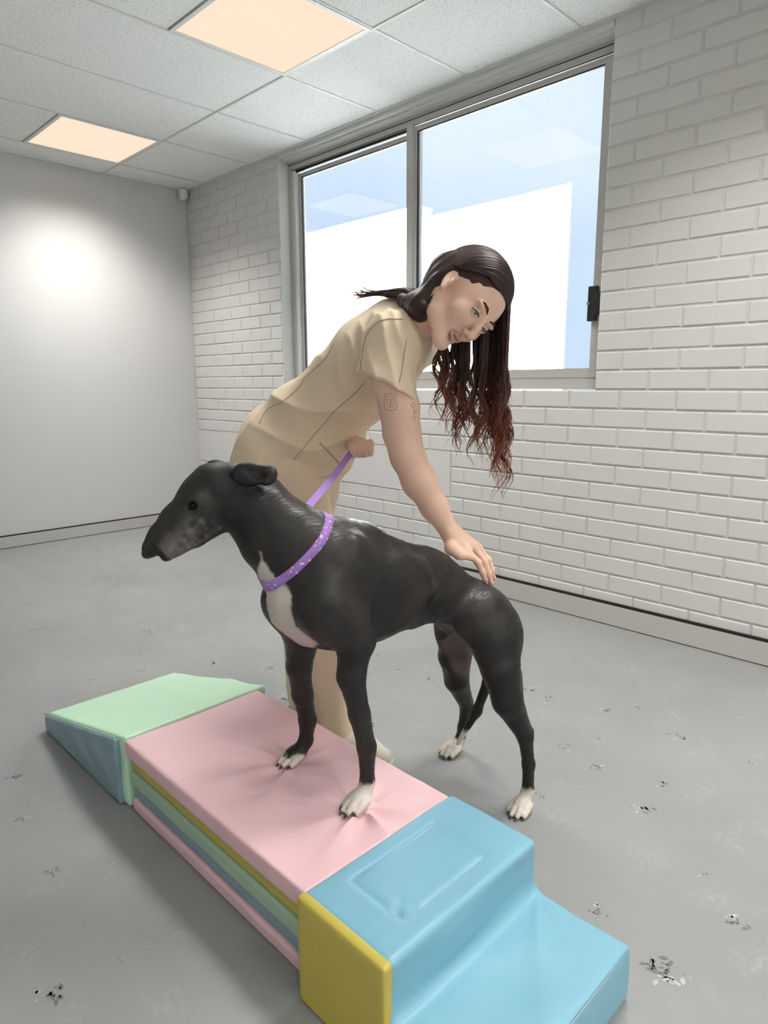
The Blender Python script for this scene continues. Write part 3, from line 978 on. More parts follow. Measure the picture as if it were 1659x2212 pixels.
# coat colour: black with white chest, toes and tail tip, greying muzzle
def dog_tint(V):
    q = V - DOG_O
    s = q @ DAX; w = q @ DLT; z = q[:, 2]
    nz = vnoise(V, 60, 1) * 0.5 + vnoise(V, 160, 2) * 0.5
    col = np.tile(np.array([[0.0060, 0.0053, 0.0050]]), (len(V), 1))
    brown = sstep(-.3, .6, vnoise(V, 9, 5) * .7 + vnoise(V, 30, 8) * .5)[:, None]
    col = col * (1 - brown) + np.array([[0.017, 0.0135, 0.0115]]) * brown
    white = np.array([[0.62, 0.57, 0.50]])
    def mixc(c, m): 
        return col * (1 - m[:, None]) + c * m[:, None]
    # feet
    m = np.zeros(len(V))
    m = np.maximum(m, sstep(.244, .234, z + nz * .008) * (w > .05) * (s > .3))
    m = np.maximum(m, sstep(.214, .208, z + nz * .006) * sstep(.488, .498, s) * (w < -.05) * (s > .3))
    m = np.maximum(m, sstep(.062, .050, z + nz * .010) * (w > .08) * (s < .2))
    m = np.maximum(m, sstep(.050, .040, z + nz * .008) * (w < -.09) * (s < .2))
    m = np.maximum(m, sstep(.150, .138, z + nz * .008) * (np.abs(w + .05) < .05) * (s < .2) * (s > -.02) * (w > -.09))
    # chest blaze
    cw = w + 0.000 + nz * .006
    wid = .050 * sstep(.505, .56, z) * sstep(.745, .66, z)
    m = np.maximum(m, sstep(.004, -.004, np.abs(cw) - wid) * sstep(.520, .545, s + nz * .01) * (z > .5) * (z < .75))
    th = H(-.02, 0, -.11)
    m = np.maximum(m, sstep(.016, .010, np.linalg.norm((V - th), axis=1) + nz * .004))
    col = mixc(white, m)
    pink = sstep(.65, .56, z) * (s > .5) * m * (z > .5)
    col = col * (1 - .45 * pink[:, None]) + np.array([[.50, .33, .31]]) * (.45 * pink[:, None])
    # greying muzzle
    hq = V - HB
    f = hq @ HD; u = hq @ HU; sd = hq @ HS
    g = sstep(.055, .125, f + nz * .03) * sstep(.006, -.016, u + f * .02 + nz * .010) * (f < .165) * sstep(-.10, -.08, u) * (np.abs(sd) < .05)
    col = mixc(np.array([[0.20, 0.185, 0.17]]), np.clip(g * (.55 + .5 * nz), 0, .85))
    br = np.exp(-(((f - .035) / .013) ** 2 + ((u - .000) / .014) ** 2)) * (np.abs(sd) > .02) * (np.abs(sd) < .06)
    col = mixc(np.array([[0.10, 0.09, 0.08]]), np.clip(br * (.5 + .6 * nz), 0, .8))
    ns = sstep(.166, .172, f) * (np.abs(sd) < .03) * (u > -.02) * (f < .22) * (np.abs(u) < .03)
    col = mixc(np.array([[0.010, 0.010, 0.011]]), ns)
    # thin coat on the inside of the far thigh
    inn = sstep(-.085, -.065, w) * sstep(.55, .48, z) * sstep(.25, .30, z) * (s < .09) * (s > -.045) * (w < -.02) * (z < .55)
    col = mixc(np.array([[0.150, 0.100, 0.088]]), np.clip(inn * (.75 + .4 * vnoise(V, 22, 6)), 0, .9))
    return np.clip(col, 0, 1)
def fur_material():
    m = material('short glossy dog coat', (0.02, 0.02, 0.02), 0.46, 0.42, vcol='tint', bump=0.18, bump_scale=380, bump_dist=0.0012, sheen=0.0)
    b = m.node_tree.nodes['Principled BSDF']
    b.inputs['Sheen Roughness'].default_value = 0.4
    nt = m.node_tree
    tc = nt.nodes.new('ShaderNodeTexCoord'); mp = nt.nodes.new('ShaderNodeMapping')
    mp.inputs['Scale'].default_value = (260, 45, 200)
    nt.links.new(tc.outputs['Object'], mp.inputs['Vector'])
    nz = nt.nodes.new('ShaderNodeTexNoise'); nz.inputs['Scale'].default_value = 1.0; nz.inputs['Detail'].default_value = 4
    nt.links.new(mp.outputs['Vector'], nz.inputs['Vector'])
    mr = nt.nodes.new('ShaderNodeMapRange')
    for k_, v_ in zip(('From Min', 'From Max', 'To Min', 'To Max'), (.3, .7, .34, .66)): mr.inputs[k_].default_value = v_
    nt.links.new(nz.outputs['Fac'], mr.inputs['Value'])
    nt.links.new(mr.outputs['Result'], b.inputs['Roughness'])
    bp = [n for n in nt.nodes if n.type == 'BUMP'][0]
    nt.links.new(nz.outputs['Fac'], bp.inputs['Height'])
    bp.inputs['Strength'].default_value = 0.30
    return m
M['fur'] = fur_material()
M['dog_nose'] = material('wet black nose', (0.008, 0.008, 0.009), 0.3, 0.5, bump=0.4, bump_scale=500, bump_dist=0.0008)
M['dog_eye'] = material('dark brown eye', (0.004, 0.003, 0.003), 0.35, 0.3)
M['claw'] = material('dark claw', (0.035, 0.027, 0.022), 0.35, 0.5)
dog = empty('dog', tuple(DOG_O))
tag(dog, 'slim black dog with white toes and chest standing with front paws on the folded mat', 'dog')
def part(o, root):
    o.matrix_parent_inverse = Matrix.Translation(root.location).inverted()
    return o
dog_body = part(new_obj('body', np_mesh('dog_body', V, F, dog_tint(V)), M['fur'], dog), dog)
def ball(name, c, rad, R, mat, parent, nu=16, nv=10):
    v = []; f = []
    for i in range(nv + 1):
        a = math.pi * i / nv
        for j in range(nu):
            b = 2 * math.pi * j / nu
            q = np.array([math.sin(a) * math.cos(b) * rad[0], math.sin(a) * math.sin(b) * rad[1], math.cos(a) * rad[2]])
            v.append(np.array(c) + np.array(R) @ q)
    for i in range(nv):
        for j in range(nu):
            f.append((i * nu + j, (i + 1) * nu + j, (i + 1) * nu + (j + 1) % nu, i * nu + (j + 1) % nu))
    return new_obj(name, mesh_from(name, v, f, True), mat, parent)
for sg in (-1, 1):
    part(ball('eye', H(.060, sg * .0335, .004), (.0075, .0045, .0040), HR, M['dog_eye'], dog), dog)
part(ball('nose', H(.184, 0, .003), (.0145, .0155, .0125), HR, M['dog_nose'], dog), dog)
for c, fw in claw_spots:
    v, f = tube_geo([c - fw * .004, c + fw * .003 - UP * .002, c + fw * .007 - UP * .006], [.0034, .0028, .0010], 6)
    part(new_obj('claw', mesh_from('claw', v, f, True), M['claw'], dog), dog)

# ================================================================== THE WOMAN
A3 = lambda *v: np.array(v, float)
RT = A3(.42, -.906, 0); RT /= np.linalg.norm(RT)        # her right
FW = A3(.906, .42, 0); FW /= np.linalg.norm(FW)         # the way she faces
def px_ray(px, py):
    c = ((px - 829.5) / 1449.256, (py - 1106.0) / 1449.256, 1.0)
    return Vector([sum(CR[i][k] * c[i] for i in range(3)) for k in range(3)])
def DP(px, py, D):
    return np.array(CAM_POS) + np.array(px_ray(px, py)) * D

# head frame: right, forward, up
WO = A3(.4295, -1.4613, 1.2753)
WR = A3(.2293, -.7906, .5678); WF = A3(.727, -.2488, -.640); WU = A3(.6472, .5595, .5177)
WM = np.stack([WR, WF, WU], 1)
def HW(x, y, z):
    return WO + WM @ A3(x, y, z)
body = []
badd = body.append
# --- head
badd(ell(HW(0, -.018, .033), (.072, .094, .080), WM, .02))
badd(ell(HW(0, .028, .004), (.064, .062, .080), WM, .025))
badd(ell(HW(0, .040, -.055), (.046, .044, .048), WM, .025))
badd(ell(HW(0, .074, -.099), (.019, .014, .014), WM, .018))
for sg in (1, -1):
    body += chain([HW(sg * .056, -.004, -.045), HW(sg * .046, .028, -.078), HW(sg * .014, .070, -.100)], [.016, .015, .012], .018)
    badd(ell(HW(sg * .036, .062, -.028), (.024, .021, .024), WM, .018))
    badd(ell(HW(sg * .030, .081, .019), (.022, .009, .007), WM, .010))
    badd(ell(HW(sg * .031, .095, .001), (.0165, .0115, .0085), WM, .008, 'sub'))
    body += chain([HW(sg * .016, .0865, .0005), HW(sg * .030, .0895, .0065), HW(sg * .046, .0820, .0010)], [.0024, .0036, .0022], .003)
    body += chain([HW(sg * .016, .0860, -.0020), HW(sg * .031, .0880, -.0080), HW(sg * .046, .0815, -.0020)], [.0020, .0026, .0020], .003)
# nose
body += chain([HW(0, .088, .012), HW(0, .098, -.012), HW(0, .109, -.034)], [.0070, .0075, .0090], .008)
badd(ell(HW(0, .110, -.037), (.0095, .009, .0085), WM, .006))
for sg in (1, -1):
    badd(ell(HW(sg * .0115, .0985, -.041), (.0065, .009, .0065), WM, .005))
    badd(ell(HW(sg * .0065, .1040, -.0475), (.0032, .005, .0035), WM, .002, 'sub'))
# lips
body += chain([HW(-.023, .0830, -.0660), HW(-.009, .0945, -.0615), HW(0, .0955, -.0630), HW(.009, .0945, -.0615), HW(.023, .0830, -.0660)], [.0022, .0044, .0040, .0044, .0022], .004)
body += chain([HW(-.021, .0825, -.0690), HW(0, .0930, -.0760), HW(.021, .0825, -.0690)], [.0022, .0055, .0022], .004)
body += chain([HW(-.020, .0900, -.0675), HW(0, .1000, -.0685), HW(.020, .0900, -.0675)], [.0014, .0030, .0014], .0018, 'sub')
# ears
for sg in (1, -1):
    ER = np.stack([WR, (WF * .92 + WU * .39), (WU * .92 - WF * .39)], 1)
    badd(ell(HW(sg * .076, -.008, -.010), (.0070, .0150, .0270), ER, .008))
    badd(ell(HW(sg * .0830, -.007, -.006), (.0050, .0085, .0150), ER, .005, 'sub'))
    badd(ell(HW(sg * .0770, .004, -.034), (.0060, .0070, .0090), ER, .005))
    badd(ell(HW(sg * .0800, .0065, -.012), (.0035, .0040, .0070), ER, .003))
# --- neck and torso (under the clothes)
SP = [A3(-.1202, -1.5779, .7939), A3(-.1418, -1.5794, .8685), A3(-.0702, -1.5391, .9655), A3(.0294, -1.485, 1.0625), A3(.1218, -1.455, 1.1505), A3(.1969, -1.4359, 1.2094)]
NK = A3(.2400, -1.4348, 1.2400)
body += chain([NK, HW(0, -.030, -.075), HW(0, -.024, -.03)], [.060, .050, .050], .03)
def axis_d(a, b):
    t = b - a; t = t / np.linalg.norm(t); d = np.cross(RT, t); return d / np.linalg.norm(d)
tr = [.130, .135, .110, .115, .125, .100]
for i in range(5):
    badd(cone(SP[i], SP[i + 1], tr[i], tr[i + 1], .03, 'add', (axis_d(SP[i], SP[i + 1]), 1.35)))
badd(cone(SP[5], NK, .085, .060, .04))
# --- right arm, reaching down to the dog
shoR = A3(.3000, -1.5600, 1.1832)
armR = [shoR + A3(-.012, -.008, 0), A3(.3050, -1.5830, 1.0850), A3(.3223, -1.5768, 1.0216), A3(.3283, -1.5731, .9594), A3(.3421, -1.5674, .9025), A3(.3639, -1.5481, .8390), A3(.3894, -1.5184, .7737), A3(.4195, -1.4913, .7084)]
body += chain(armR, [.046, .047, .0475, .0440, .0405, .0405, .0325, .0235], .02)
badd(cone(SP[5] + RT * .05, shoR, .060, .050, .04))
kn = [DP(1008, 1190, 1.682), DP(1022, 1180, 1.703), DP(1032, 1183, 1.724), DP(1037, 1191, 1.744)]
tp = [DP(1048, 1254, 1.700), DP(1061, 1261, 1.716), DP(1066, 1250, 1.738), DP(1063, 1238, 1.758)]
wrR = armR[-1]
hand_n = np.cross(kn[3] - kn[0], tp[1] - kn[1]); hand_n /= np.linalg.norm(hand_n)
if hand_n @ UP < 0: hand_n = -hand_n
for i, (r0, r1) in enumerate(((.0200, .0125), (.0210, .0125), (.0200, .0120), (.0180, .0110))):
    badd(cone(wrR + (kn[i] - wrR) * .15 + (i - 1.5) * (kn[3] - kn[0]) * .10, kn[i], r0, r1, .014))
nails = []
for i, (a, b, ln) in enumerate(zip(kn, tp, (.0085, .0088, .0084, .0074))):
    d = b - a
    m1 = a + d * .42 + hand_n * .010; m2 = a + d * .74 + hand_n * .006
    body += chain([a, m1, m2, b], [ln * 1.18, ln * 1.02, ln * .92, ln * .74], .006)
    dd = (b - m2) / np.linalg.norm(b - m2)
    nn = hand_n - dd * (hand_n @ dd); nn /= np.linalg.norm(nn)
    nails.append((b - dd * .002 + nn * ln * .62, dd, nn, ln))
thumb = [wrR + A3(0, 0, -.012) + (kn[0] - wrR) * .18, DP(975, 1184, 1.672), DP(992, 1198, 1.668), DP(1013, 1203, 1.674)]
body += chain(thumb, [.019, .0150, .0115, .0085], .012)
# --- left arm, its fist holding the lead
shoL = SP[5] - RT * .150 - UP * .02
hL = A3(.1483, -1.5387, .9015)
elL = DP(700, 905, 2.10)
body += chain([shoL, elL, hL + (elL - hL) * .16], [.050, .040, .024], .02)
IR = A3(.7057, .7085, -.003); IU = A3(-.130, .134, .982); IT = A3(.6965, -.6929, .1866)   # fist axes
badd(ell(hL - IT * .006, (.029, .020, .020), np.stack([IR, IU, IT], 1), .008))
for i in range(4):
    c = hL + IR * (-.0245 + i * .0158) + IT * .010 + IU * (.002 * i)
    body += chain([c + IU * .017 - IT * .008, c + IU * .012 + IT * .010, c - IU * .008 + IT * .014, c - IU * .017 + IT * .000], [.0088, .0090, .0084, .0076], .0025)
body += chain([hL + IU * .018 - IR * .022 - IT * .004, hL + IU * .024 - IR * .004 + IT * .012, hL + IU * .018 + IR * .012 + IT * .022], [.011, .0095, .0078], .005)
# --- legs (under the trousers)
hipR = A3(-.052, -1.620, .820); hipL = A3(-.138, -1.480, .820)
knR = A3(.055, -1.600, .455); knL = A3(-.185, -1.505, .450)
anR = A3(.080, -1.588, .085); anL = A3(-.172, -1.505, .085)
for a, b, c in ((hipR, knR, anR), (hipL, knL, anL)):
    body += chain([a, b, c], [.075, .048, .034], .03)

V, F = surface_nets(body, 0.0030)
V = relax(V, F, 2, 0.4)
def skin_tint(V):
    col = np.tile(np.array([[0.800, 0.535, 0.410]]), (len(V), 1))
    n = vnoise(V, 25, 3)[:, None]
    col = col * (1 + .05 * n)
    q = (V - WO) @ WM
    def mix(c, m): return col * (1 - m[:, None]) + np.array([c]) * m[:, None]
    up = np.exp(-((q[:, 2] + .0625 + 9 * q[:, 0] ** 2) / .0050) ** 2)
    lo = np.exp(-((q[:, 2] + .0745 - 9 * q[:, 0] ** 2) / .0060) ** 2)
    lip = np.clip(np.maximum(up, lo) * 1.3, 0, 1) * sstep(.026, .020, np.abs(q[:, 0])) * (q[:, 1] > .079)
    col = mix((.46, .20, .185), lip * .8)
    gap = sstep(.0040, .0026, np.abs(q[:, 2] + .068)) * sstep(.021, .017, np.abs(q[:, 0])) * (q[:, 1] > .08) * (q[:, 1] < .0945)
    col = mix((.55, .47, .42), gap)
    blush = np.exp(-(((np.abs(q[:, 0]) - .040) / .02) ** 2 + ((q[:, 2] + .030) / .02) ** 2)) * (q[:, 1] > .03)
    col = mix((.68, .40, .33), blush * .35)
    for sx in (1, -1):
        sh = np.exp(-(((q[:, 0] - sx * .032) / .017) ** 2 + ((q[:, 2] - .004) / .009) ** 2)) * (q[:, 1] > .06)
        col = mix((.45, .29, .24), sh * .4)
    kn_m = np.zeros(len(V))
    for t in tp: kn_m = np.maximum(kn_m, np.exp(-(np.linalg.norm(V - t, axis=1) / .016) ** 2))
    kn_m = np.maximum(kn_m, .8 * np.exp(-(np.linalg.norm(V - hL, axis=1) / .05) ** 4))
    col = mix((.68, .40, .33), kn_m * .5)
    return np.clip(col, 0, 1)
M['skin'] = material('fair skin', (0.56, 0.36, 0.28), 0.48, 0.35, vcol='tint', bump=0.06, bump_scale=350, bump_dist=0.0008, sss=0.12)
person = empty('person', (-0.05, -1.55, 0))
tag(person, 'woman with long auburn hair in beige scrubs bending to touch the dog\'s back', 'person')
pbody = part(new_obj('body', np_mesh('person_body', V, F, skin_tint(V)), M['skin'], person), person)

# --- eyes, lashes, brows, nails
M['eye_white'] = material('eye white', (0.55, 0.52, 0.50), 0.12, 0.6)
M['iris'] = material('brown iris', (0.030, 0.018, 0.012), 0.1, 0.6)
M['brow'] = material('dark brow hair', (0.060, 0.028, 0.020), 0.7, 0.2)
M['nail'] = material('pale nail', (0.68, 0.47, 0.41), 0.22, 0.5)
for sg in (1, -1):
    e = part(ball('eye', HW(sg * .031, .0755, -.0005), (.0118, .0118, .0118), WM, M['eye_white'], person), person)
    gaze = A3(0.0, .93, -.37) ; gaze /= np.linalg.norm(gaze)
    ig = WM @ gaze
    ia = np.cross(ig, WR); ib = np.cross(ig, ia)
    io = ball('iris', HW(sg * .031, .0755, -.0005) + ig * .0088, (.0052, .0052, .0034), np.stack([ia / np.linalg.norm(ia), ib / np.linalg.norm(ib), ig], 1), M['iris'], e)
    io.matrix_parent_inverse = Matrix.Translation(person.location).inverted()
    io.matrix_parent_inverse = Matrix.Identity(4)
    lash = MB().tube([HW(sg * .0155, .0875, -.0012), HW(sg * .024, .0918, .0022), HW(sg * .034, .0915, .0022), HW(sg * .0475, .0825, -.0018)], [.0008, .0014, .0015, .0006], 6)
    part(lash.build('eyelashes', M['brow'], person, True), person)
    bw = MB().tube([HW(sg * .013, .0915, .0205), HW(sg * .026, .0920, .0265), HW(sg * .040, .0850, .0265), HW(sg * .050, .0760, .0200)], [.0014, .0030, .0026, .0008], 8)
    part(bw.build('eyebrow', M['brow'], person, True), person)
for c, dd, nn, ln in nails:
    sd = np.cross(dd, nn)
    part(ball('fingernail', c, (ln * .85, ln * .55, ln * .22), np.stack([dd, sd, nn], 1), M['nail'], person, 10, 6), person)

# --- scrub top
shirt = []
sr = [(.172, 1.20), (.170, 1.20), (.146, 1.22), (.150, 1.26), (.155, 1.32), (.122, 1.35)]
for i in range(5):
    shirt.append(cone(SP[i] + (A3(0, 0, -.05) if i == 0 else 0), SP[i + 1], sr[i][0], sr[i + 1][0], .035, 'add', (axis_d(SP[i], SP[i + 1]), (sr[i][1] + sr[i + 1][1]) / 2)))
shirt.append(cone(SP[5], NK + (SP[5] - NK) * .1, .085, .060, .05))
shirt.append(ell(SP[2] + FW * .045 - UP * .065 + RT * .01, (.10, .13, .075), np.stack([FW, RT, UP], 1), .06))        # front hanging away
def cut_cone(a, b, ra, rb, p0, n, k):
    c = cone(a, b, ra, rb); n = np.array(n, float) / np.linalg.norm(n); p0 = np.array(p0, float)
    return Prim(lambda P: np.maximum(c.fn(P), (P - p0) @ n), c.lo, c.hi, k)
slv_end = A3(.2960, -1.5930, 1.0680)
slv_dir = slv_end - shoR; slv_dir /= np.linalg.norm(slv_dir)
sn = slv_dir * .9 - IR * .28
shirt.append(cone(SP[5] + RT * .03, shoR, .080, .062, .04))
shirt.append(cut_cone(shoR + A3(-.012, -.012, .004), slv_end + slv_dir * .03, .064, .082, slv_end, sn, .03))
shirt.append(Prim(lambda P, c=cone(shoR + slv_dir * .06, slv_end + slv_dir * .08, .048, .066): np.maximum(c.fn(P), -((P - slv_end) @ slv_dir) - .022), slv_end - .1, slv_end + .1, .003, 'sub'))
slvL = shoL + (elL - shoL) * .42
shirt.append(cone(SP[5] - RT * .03, shoL, .085, .066, .05))
shirt.append(cut_cone(shoL, slvL + (elL - shoL) * .1, .066, .072, slvL, elL - shoL, .03))
hem_n = -UP + FW * .16; hem_n /= np.linalg.norm(hem_n)
hem_p = A3(-.12, -1.58, .785)
shirt.append(Prim(lambda P: (P - hem_p) @ hem_n, (-9, -9, -9), (9, 9, hem_p[2] + .05), .006, 'and'))
TD = (SP[4] - SP[1]) / np.linalg.norm(SP[4] - SP[1])
DPH = np.cross(RT, TD)
def shirt_post(P, d):
    q = P - SP[1]
    t = q @ TD; dp = q @ DPH; l = q @ RT
    arm = np.linalg.norm(P - (shoR + slv_end) / 2, axis=-1)
    w = sstep(.14, .20, arm)
    # drape: diagonal folds across waist and side
    u = t * 26 + dp * 14 + 1.6 * vnoise(P, 7, 2)
    f1 = (1 - np.abs(np.sin(u)) ** 0.8) * sstep(.02, .12, t) * sstep(.40, .22, t)
    u2 = t * 12 - dp * 30 + 2.0 * vnoise(P, 6, 4)
    f2 = (1 - np.abs(np.sin(u2)) ** 0.8) * sstep(.16, .02, t)
    n = .0150 * (f1 - .3) * w + .0110 * (f2 - .3) * w + .006 * vnoise(P, 11, 7) * w
    n = n * (.25 + .75 * sstep(.0, .07, -((P - hem_p) @ hem_n))) + .009 * sstep(.06, .0, -((P - hem_p) @ hem_n))
    # sleeve folds running down from the shoulder
    us = ((P - shoR) @ IR) * 75 + ((P - shoR) @ UP) * 18 + 1.2 * vnoise(P, 14, 9)
    n = n + .0055 * (1 - np.abs(np.sin(us)) ** 0.7 - .3) * (1 - w)
    return d - n
SV, SF = surface_nets(shirt, 0.0040, post=shirt_post)
SV = relax(SV, SF, 2, 0.4)
def cloth(name, c, d):
    m = material(name, c, 0.82, 0.25, noise=0.25, noise_scale=14, noise_col=d, bump=0.22, bump_scale=900, bump_dist=0.0004, sheen=0.15)
    return m
M['scrub'] = cloth('beige scrub cloth', (0.80, 0.645, 0.465), (0.77, 0.61, 0.43))
M['scrub_seam'] = material('beige stitched seam', (0.46, 0.35, 0.24), 0.9, 0.1)
M['trouser'] = cloth('pale beige trouser cloth', (0.80, 0.63, 0.455), (0.76, 0.59, 0.42))
top = part(new_obj('scrub_top', np_mesh('scrub_top', SV, SF), M['scrub'], person), person)

# --- trousers
tro = []
tro.append(ell((hipR + hipL) / 2 + A3(0, 0, .02), (.104, .138, .12), np.stack([FW, RT, UP], 1), .03))
for a, b, c, k in ((hipR, knR, anR, .045), (hipL, knL, anL, .045)):
    tro += chain([a, b, c - UP * .03], [.088, .066, .060], k)
hz = {0: .052, 1: .050}
tro.append(Prim(lambda P: np.where((P - (anR + anL) / 2) @ FW > 0, .030, .052) - P[..., 2], (-9, -9, -9), (9, 9, .12), .003, 'and'))
def tro_post(P, d):
    n = .0085 * (1 - np.abs(np.sin(P[..., 2] * 24 + 9 * (P @ RT) + 2.2 * vnoise(P, 7, 3))) ** .8 - .3) * sstep(.60, .74, P[..., 2])
    n = n + .0035 * (1 - np.abs(np.sin(P[..., 2] * 60 + 1.6 * vnoise(P, 12, 5))) ** .8 - .3) * sstep(.16, .07, P[..., 2])
    an = np.arctan2(P[..., 1] + 1.55, P[..., 0] + .03)
    n = n + .0030 * np.sin(an * 14 + vnoise(P, 5, 6)) * sstep(.7, .5, P[..., 2])
    return d - n
TV, TF = surface_nets(tro, 0.0050, post=tro_post)
TV = relax(TV, TF, 2, 0.4)
trousers = part(new_obj('trousers', np_mesh('trousers', TV, TF), M['trouser'], person), person)

# --- shoes
M['shoe'] = material('cream canvas', (0.66, 0.62, 0.50), 0.7, 0.3, bump=0.2, bump_scale=500, bump_dist=0.0006)
M['sole'] = material('pale rubber sole', (0.72, 0.70, 0.62), 0.5, 0.4)
M['lace'] = material('cream laces', (0.80, 0.76, 0.62), 0.8, 0.2)
M['sock'] = material('white rib sock', (0.68, 0.68, 0.67), 0.85, 0.2, bump=0.4, bump_scale=300, bump_dist=0.001)
def shoe(an, yaw):
    d = A3(math.cos(yaw), math.sin(yaw), 0); l = A3(-math.sin(yaw), math.cos(yaw), 0)
    B = A3(an[0], an[1], 0) - d * .045
    R = np.stack([d, l, UP], 1)
    up = chain([B + UP * .050, B + d * .07 + UP * .046, B + d * .150 + UP * .036, B + d * .205 + UP * .030], [.036, .039, .038, .028], .02)
    up.append(cone(B + UP * .055 + d * .01, B + d * .028 + UP * .105, .034, .033, .02))
    up.append(Prim(lambda P: .012 - P[..., 2], (-9, -9, -9), (9, 9, .05), .004, 'and'))
    up.append(cone(B + d * .026 + UP * .095, B + d * .032 + UP * .13, .026, .03, .004, 'sub'))
    v, f = surface_nets(up, .004); v = relax(v, f, 1, .4)
    o = part(new_obj('shoe', np_mesh('shoe', v, f), M['shoe'], person), person)
    so = [cone(B + UP * .014, B + d * .10 + UP * .014, .038, .041, .02), cone(B + d * .10 + UP * .014, B + d * .205 + UP * .014, .041, .032, .02),
          Prim(lambda P: np.maximum(.001 - P[..., 2], P[..., 2] - .024), (-9, -9, -9), (9, 9, 9), .004, 'and')]
    v, f = surface_nets(so, .004); v = relax(v, f, 1, .4)
    q = new_obj('sole', np_mesh('sole', v, f), M['sole'], o)
    sk = chain([B + d * .026 + UP * .08, B + d * .030 + UP * .17], [.030, .032], .01)
    v, f = surface_nets(sk, .005)
    part(new_obj('sock', np_mesh('sock', v, f), M['sock'], person), person)
    c = B + d * .075 + UP * .088
    for s_ in (1, -1):
        pts = smooth_path([c, c + l * .020 * s_ + UP * .010, c + l * .034 * s_ - UP * .004, c + l * .018 * s_ - UP * .004, c], 12)
        v, f = tube_geo(pts, .0032, 6); new_obj('lace_loop', mesh_from('lace_loop', v, f, True), M['lace'], o)
        pts = smooth_path([c, c + l * .018 * s_ - UP * .012 + d * .012, c + l * .030 * s_ - UP * .040 + d * .016, c + l * .034 * s_ - UP * .062 + d * .018], 10)
        v, f = tube_geo(pts, .0030, 6); new_obj('lace_end', mesh_from('lace_end', v, f, True), M['lace'], o)
    for i in range(3):
        e = B + d * (.095 + i * .022) + UP * (.082 - i * .010)
        v, f = tube_geo([e - l * .022 - UP * .006, e + UP * .003, e + l * .022 - UP * .006], .0030, 6)
        new_obj('lace', mesh_from('lace', v, f, True), M['lace'], o)
shoe(anR + A3(-.005, .005, 0), math.radians(12))
shoe(anL, math.radians(-8))

# --- seams, pocket and hems laid on the cloth
sbvh = BVHTree.FromPolygons([tuple(v) for v in SV], [tuple(f) for f in SF])
def on_cloth(bvh, px, py, lift=.0006):
    hit = bvh.ray_cast(CAM_POS, px_ray(px, py).normalized())
    return None if hit[0] is None else hit[0] + hit[1] * lift
def cloth_line(name, pix, r, mat, bvh, parent, n=36):
    pts = [on_cloth(bvh, p[0], p[1]) for p in smooth_path([A3(*p) for p in pix], n)]
    pts = [p for p in pts if p is not None]
    if len(pts) < 3: return
    v, f = tube_geo(pts, r, 6)
    o = new_obj(name, mesh_from(name, v, f, True), mat, parent)
    return o
cloth_line('seam', [(722, 742), (700, 778), (660, 815), (645, 838), (610, 868), (578, 884), (560, 915)], .0012, M['scrub_seam'], sbvh, top)
cloth_line('seam', [(788, 826), (760, 856), (722, 888), (700, 915), (676, 942), (650, 975), (622, 1006)], .0012, M['scrub_seam'], sbvh, top)
cloth_line('seam', [(868, 690), (835, 690), (808, 702), (790, 730), (782, 770), (778, 800)], .0013, M['scrub_seam'], sbvh, top)
cloth_line('seam', [(878, 735), (872, 770), (868, 800), (862, 826)], .0013, M['scrub_seam'], sbvh, top)
cloth_line('pocket_edge', [(690, 957), (708, 974), (732, 1000)], .0022, M['scrub_seam'], sbvh, top)
cloth_line('side_slit', [(624, 1004), (634, 1020), (645, 1038)], .0026, M['scrub_seam'], sbvh, top)
cloth_line('hem_stitch', [(645, 1038), (680, 1034), (725, 1026)], .0009, M['scrub_seam'], sbvh, top)

# --- fine-line tattoos on the upper arm
bbvh = BVHTree.FromPolygons([tuple(v) for v in V], [tuple(f) for f in F])
M['ink'] = material('faded tattoo ink', (0.20, 0.135, 0.115), 0.6, 0.2)
def ink(name, lines, parent):
    mb = MB()
    for pix in lines:
        pts = [on_cloth(bbvh, p[0], p[1], .0001) for p in smooth_path([A3(*p) for p in pix], max(8, len(pix) * 4))]
        pts = [p for p in pts if p is not None]
        if len(pts) > 2: mb.tube(pts, .00045, 5)
    if mb.v:
        o = mb.build(name, M['ink'], parent, True); o['kind'] = 'stuff'
ink('tattoo', [[(831, 851), (843, 850), (856, 852)], [(856, 852), (857, 868), (857, 884)], [(857, 884), (845, 886), (832, 884)], [(832, 884), (830, 868), (831, 851)],
               [(836, 856), (844, 855), (851, 858), (852, 870), (848, 879), (839, 878), (835, 868), (836, 856)],
               [(843, 862), (847, 860), (848, 864), (844, 866), (841, 863), (843, 862)], [(844, 866), (843, 873), (844, 878)], [(844, 874), (840, 870)], [(844, 873), (848, 870)]], pbody)
ink('tattoo', [[(890, 871), (895, 872), (896, 877), (891, 879), (888, 875), (890, 871)], [(893, 879), (895, 888), (894, 897)], [(894, 890), (899, 886), (898, 892), (894, 894)],
               [(893, 898), (898, 902), (896, 908), (891, 905), (893, 898)]], pbody)
for o in pbody.children: pass

# ================================================================== HAIR
def hair_material():
    m = material('auburn hair', (0.03, 0.012, 0.01), 0.38, 0.32, vcol='tint')
    return m
M['hair'] = hair_material()
ROOT_C = A3(.022, .0090, .0075); MID_C = A3(.036, .0125, .0095); TIP_C = A3(.230, .068, .032)
capc = HW(0, -.022, .036); CAPR = A3(.0815, .1020, .0880)
def cap_push(p, off=1.0):
    q = WM.T @ (p - capc)
    k = np.linalg.norm(q / (CAPR * off))
    if k < 1: q = q / max(k, 1e-4)
    return capc + WM @ q
def cap_on(p, off=1.0):
    q = WM.T @ (p - capc)
    return capc + WM @ (q / np.linalg.norm(q / CAPR) * off)
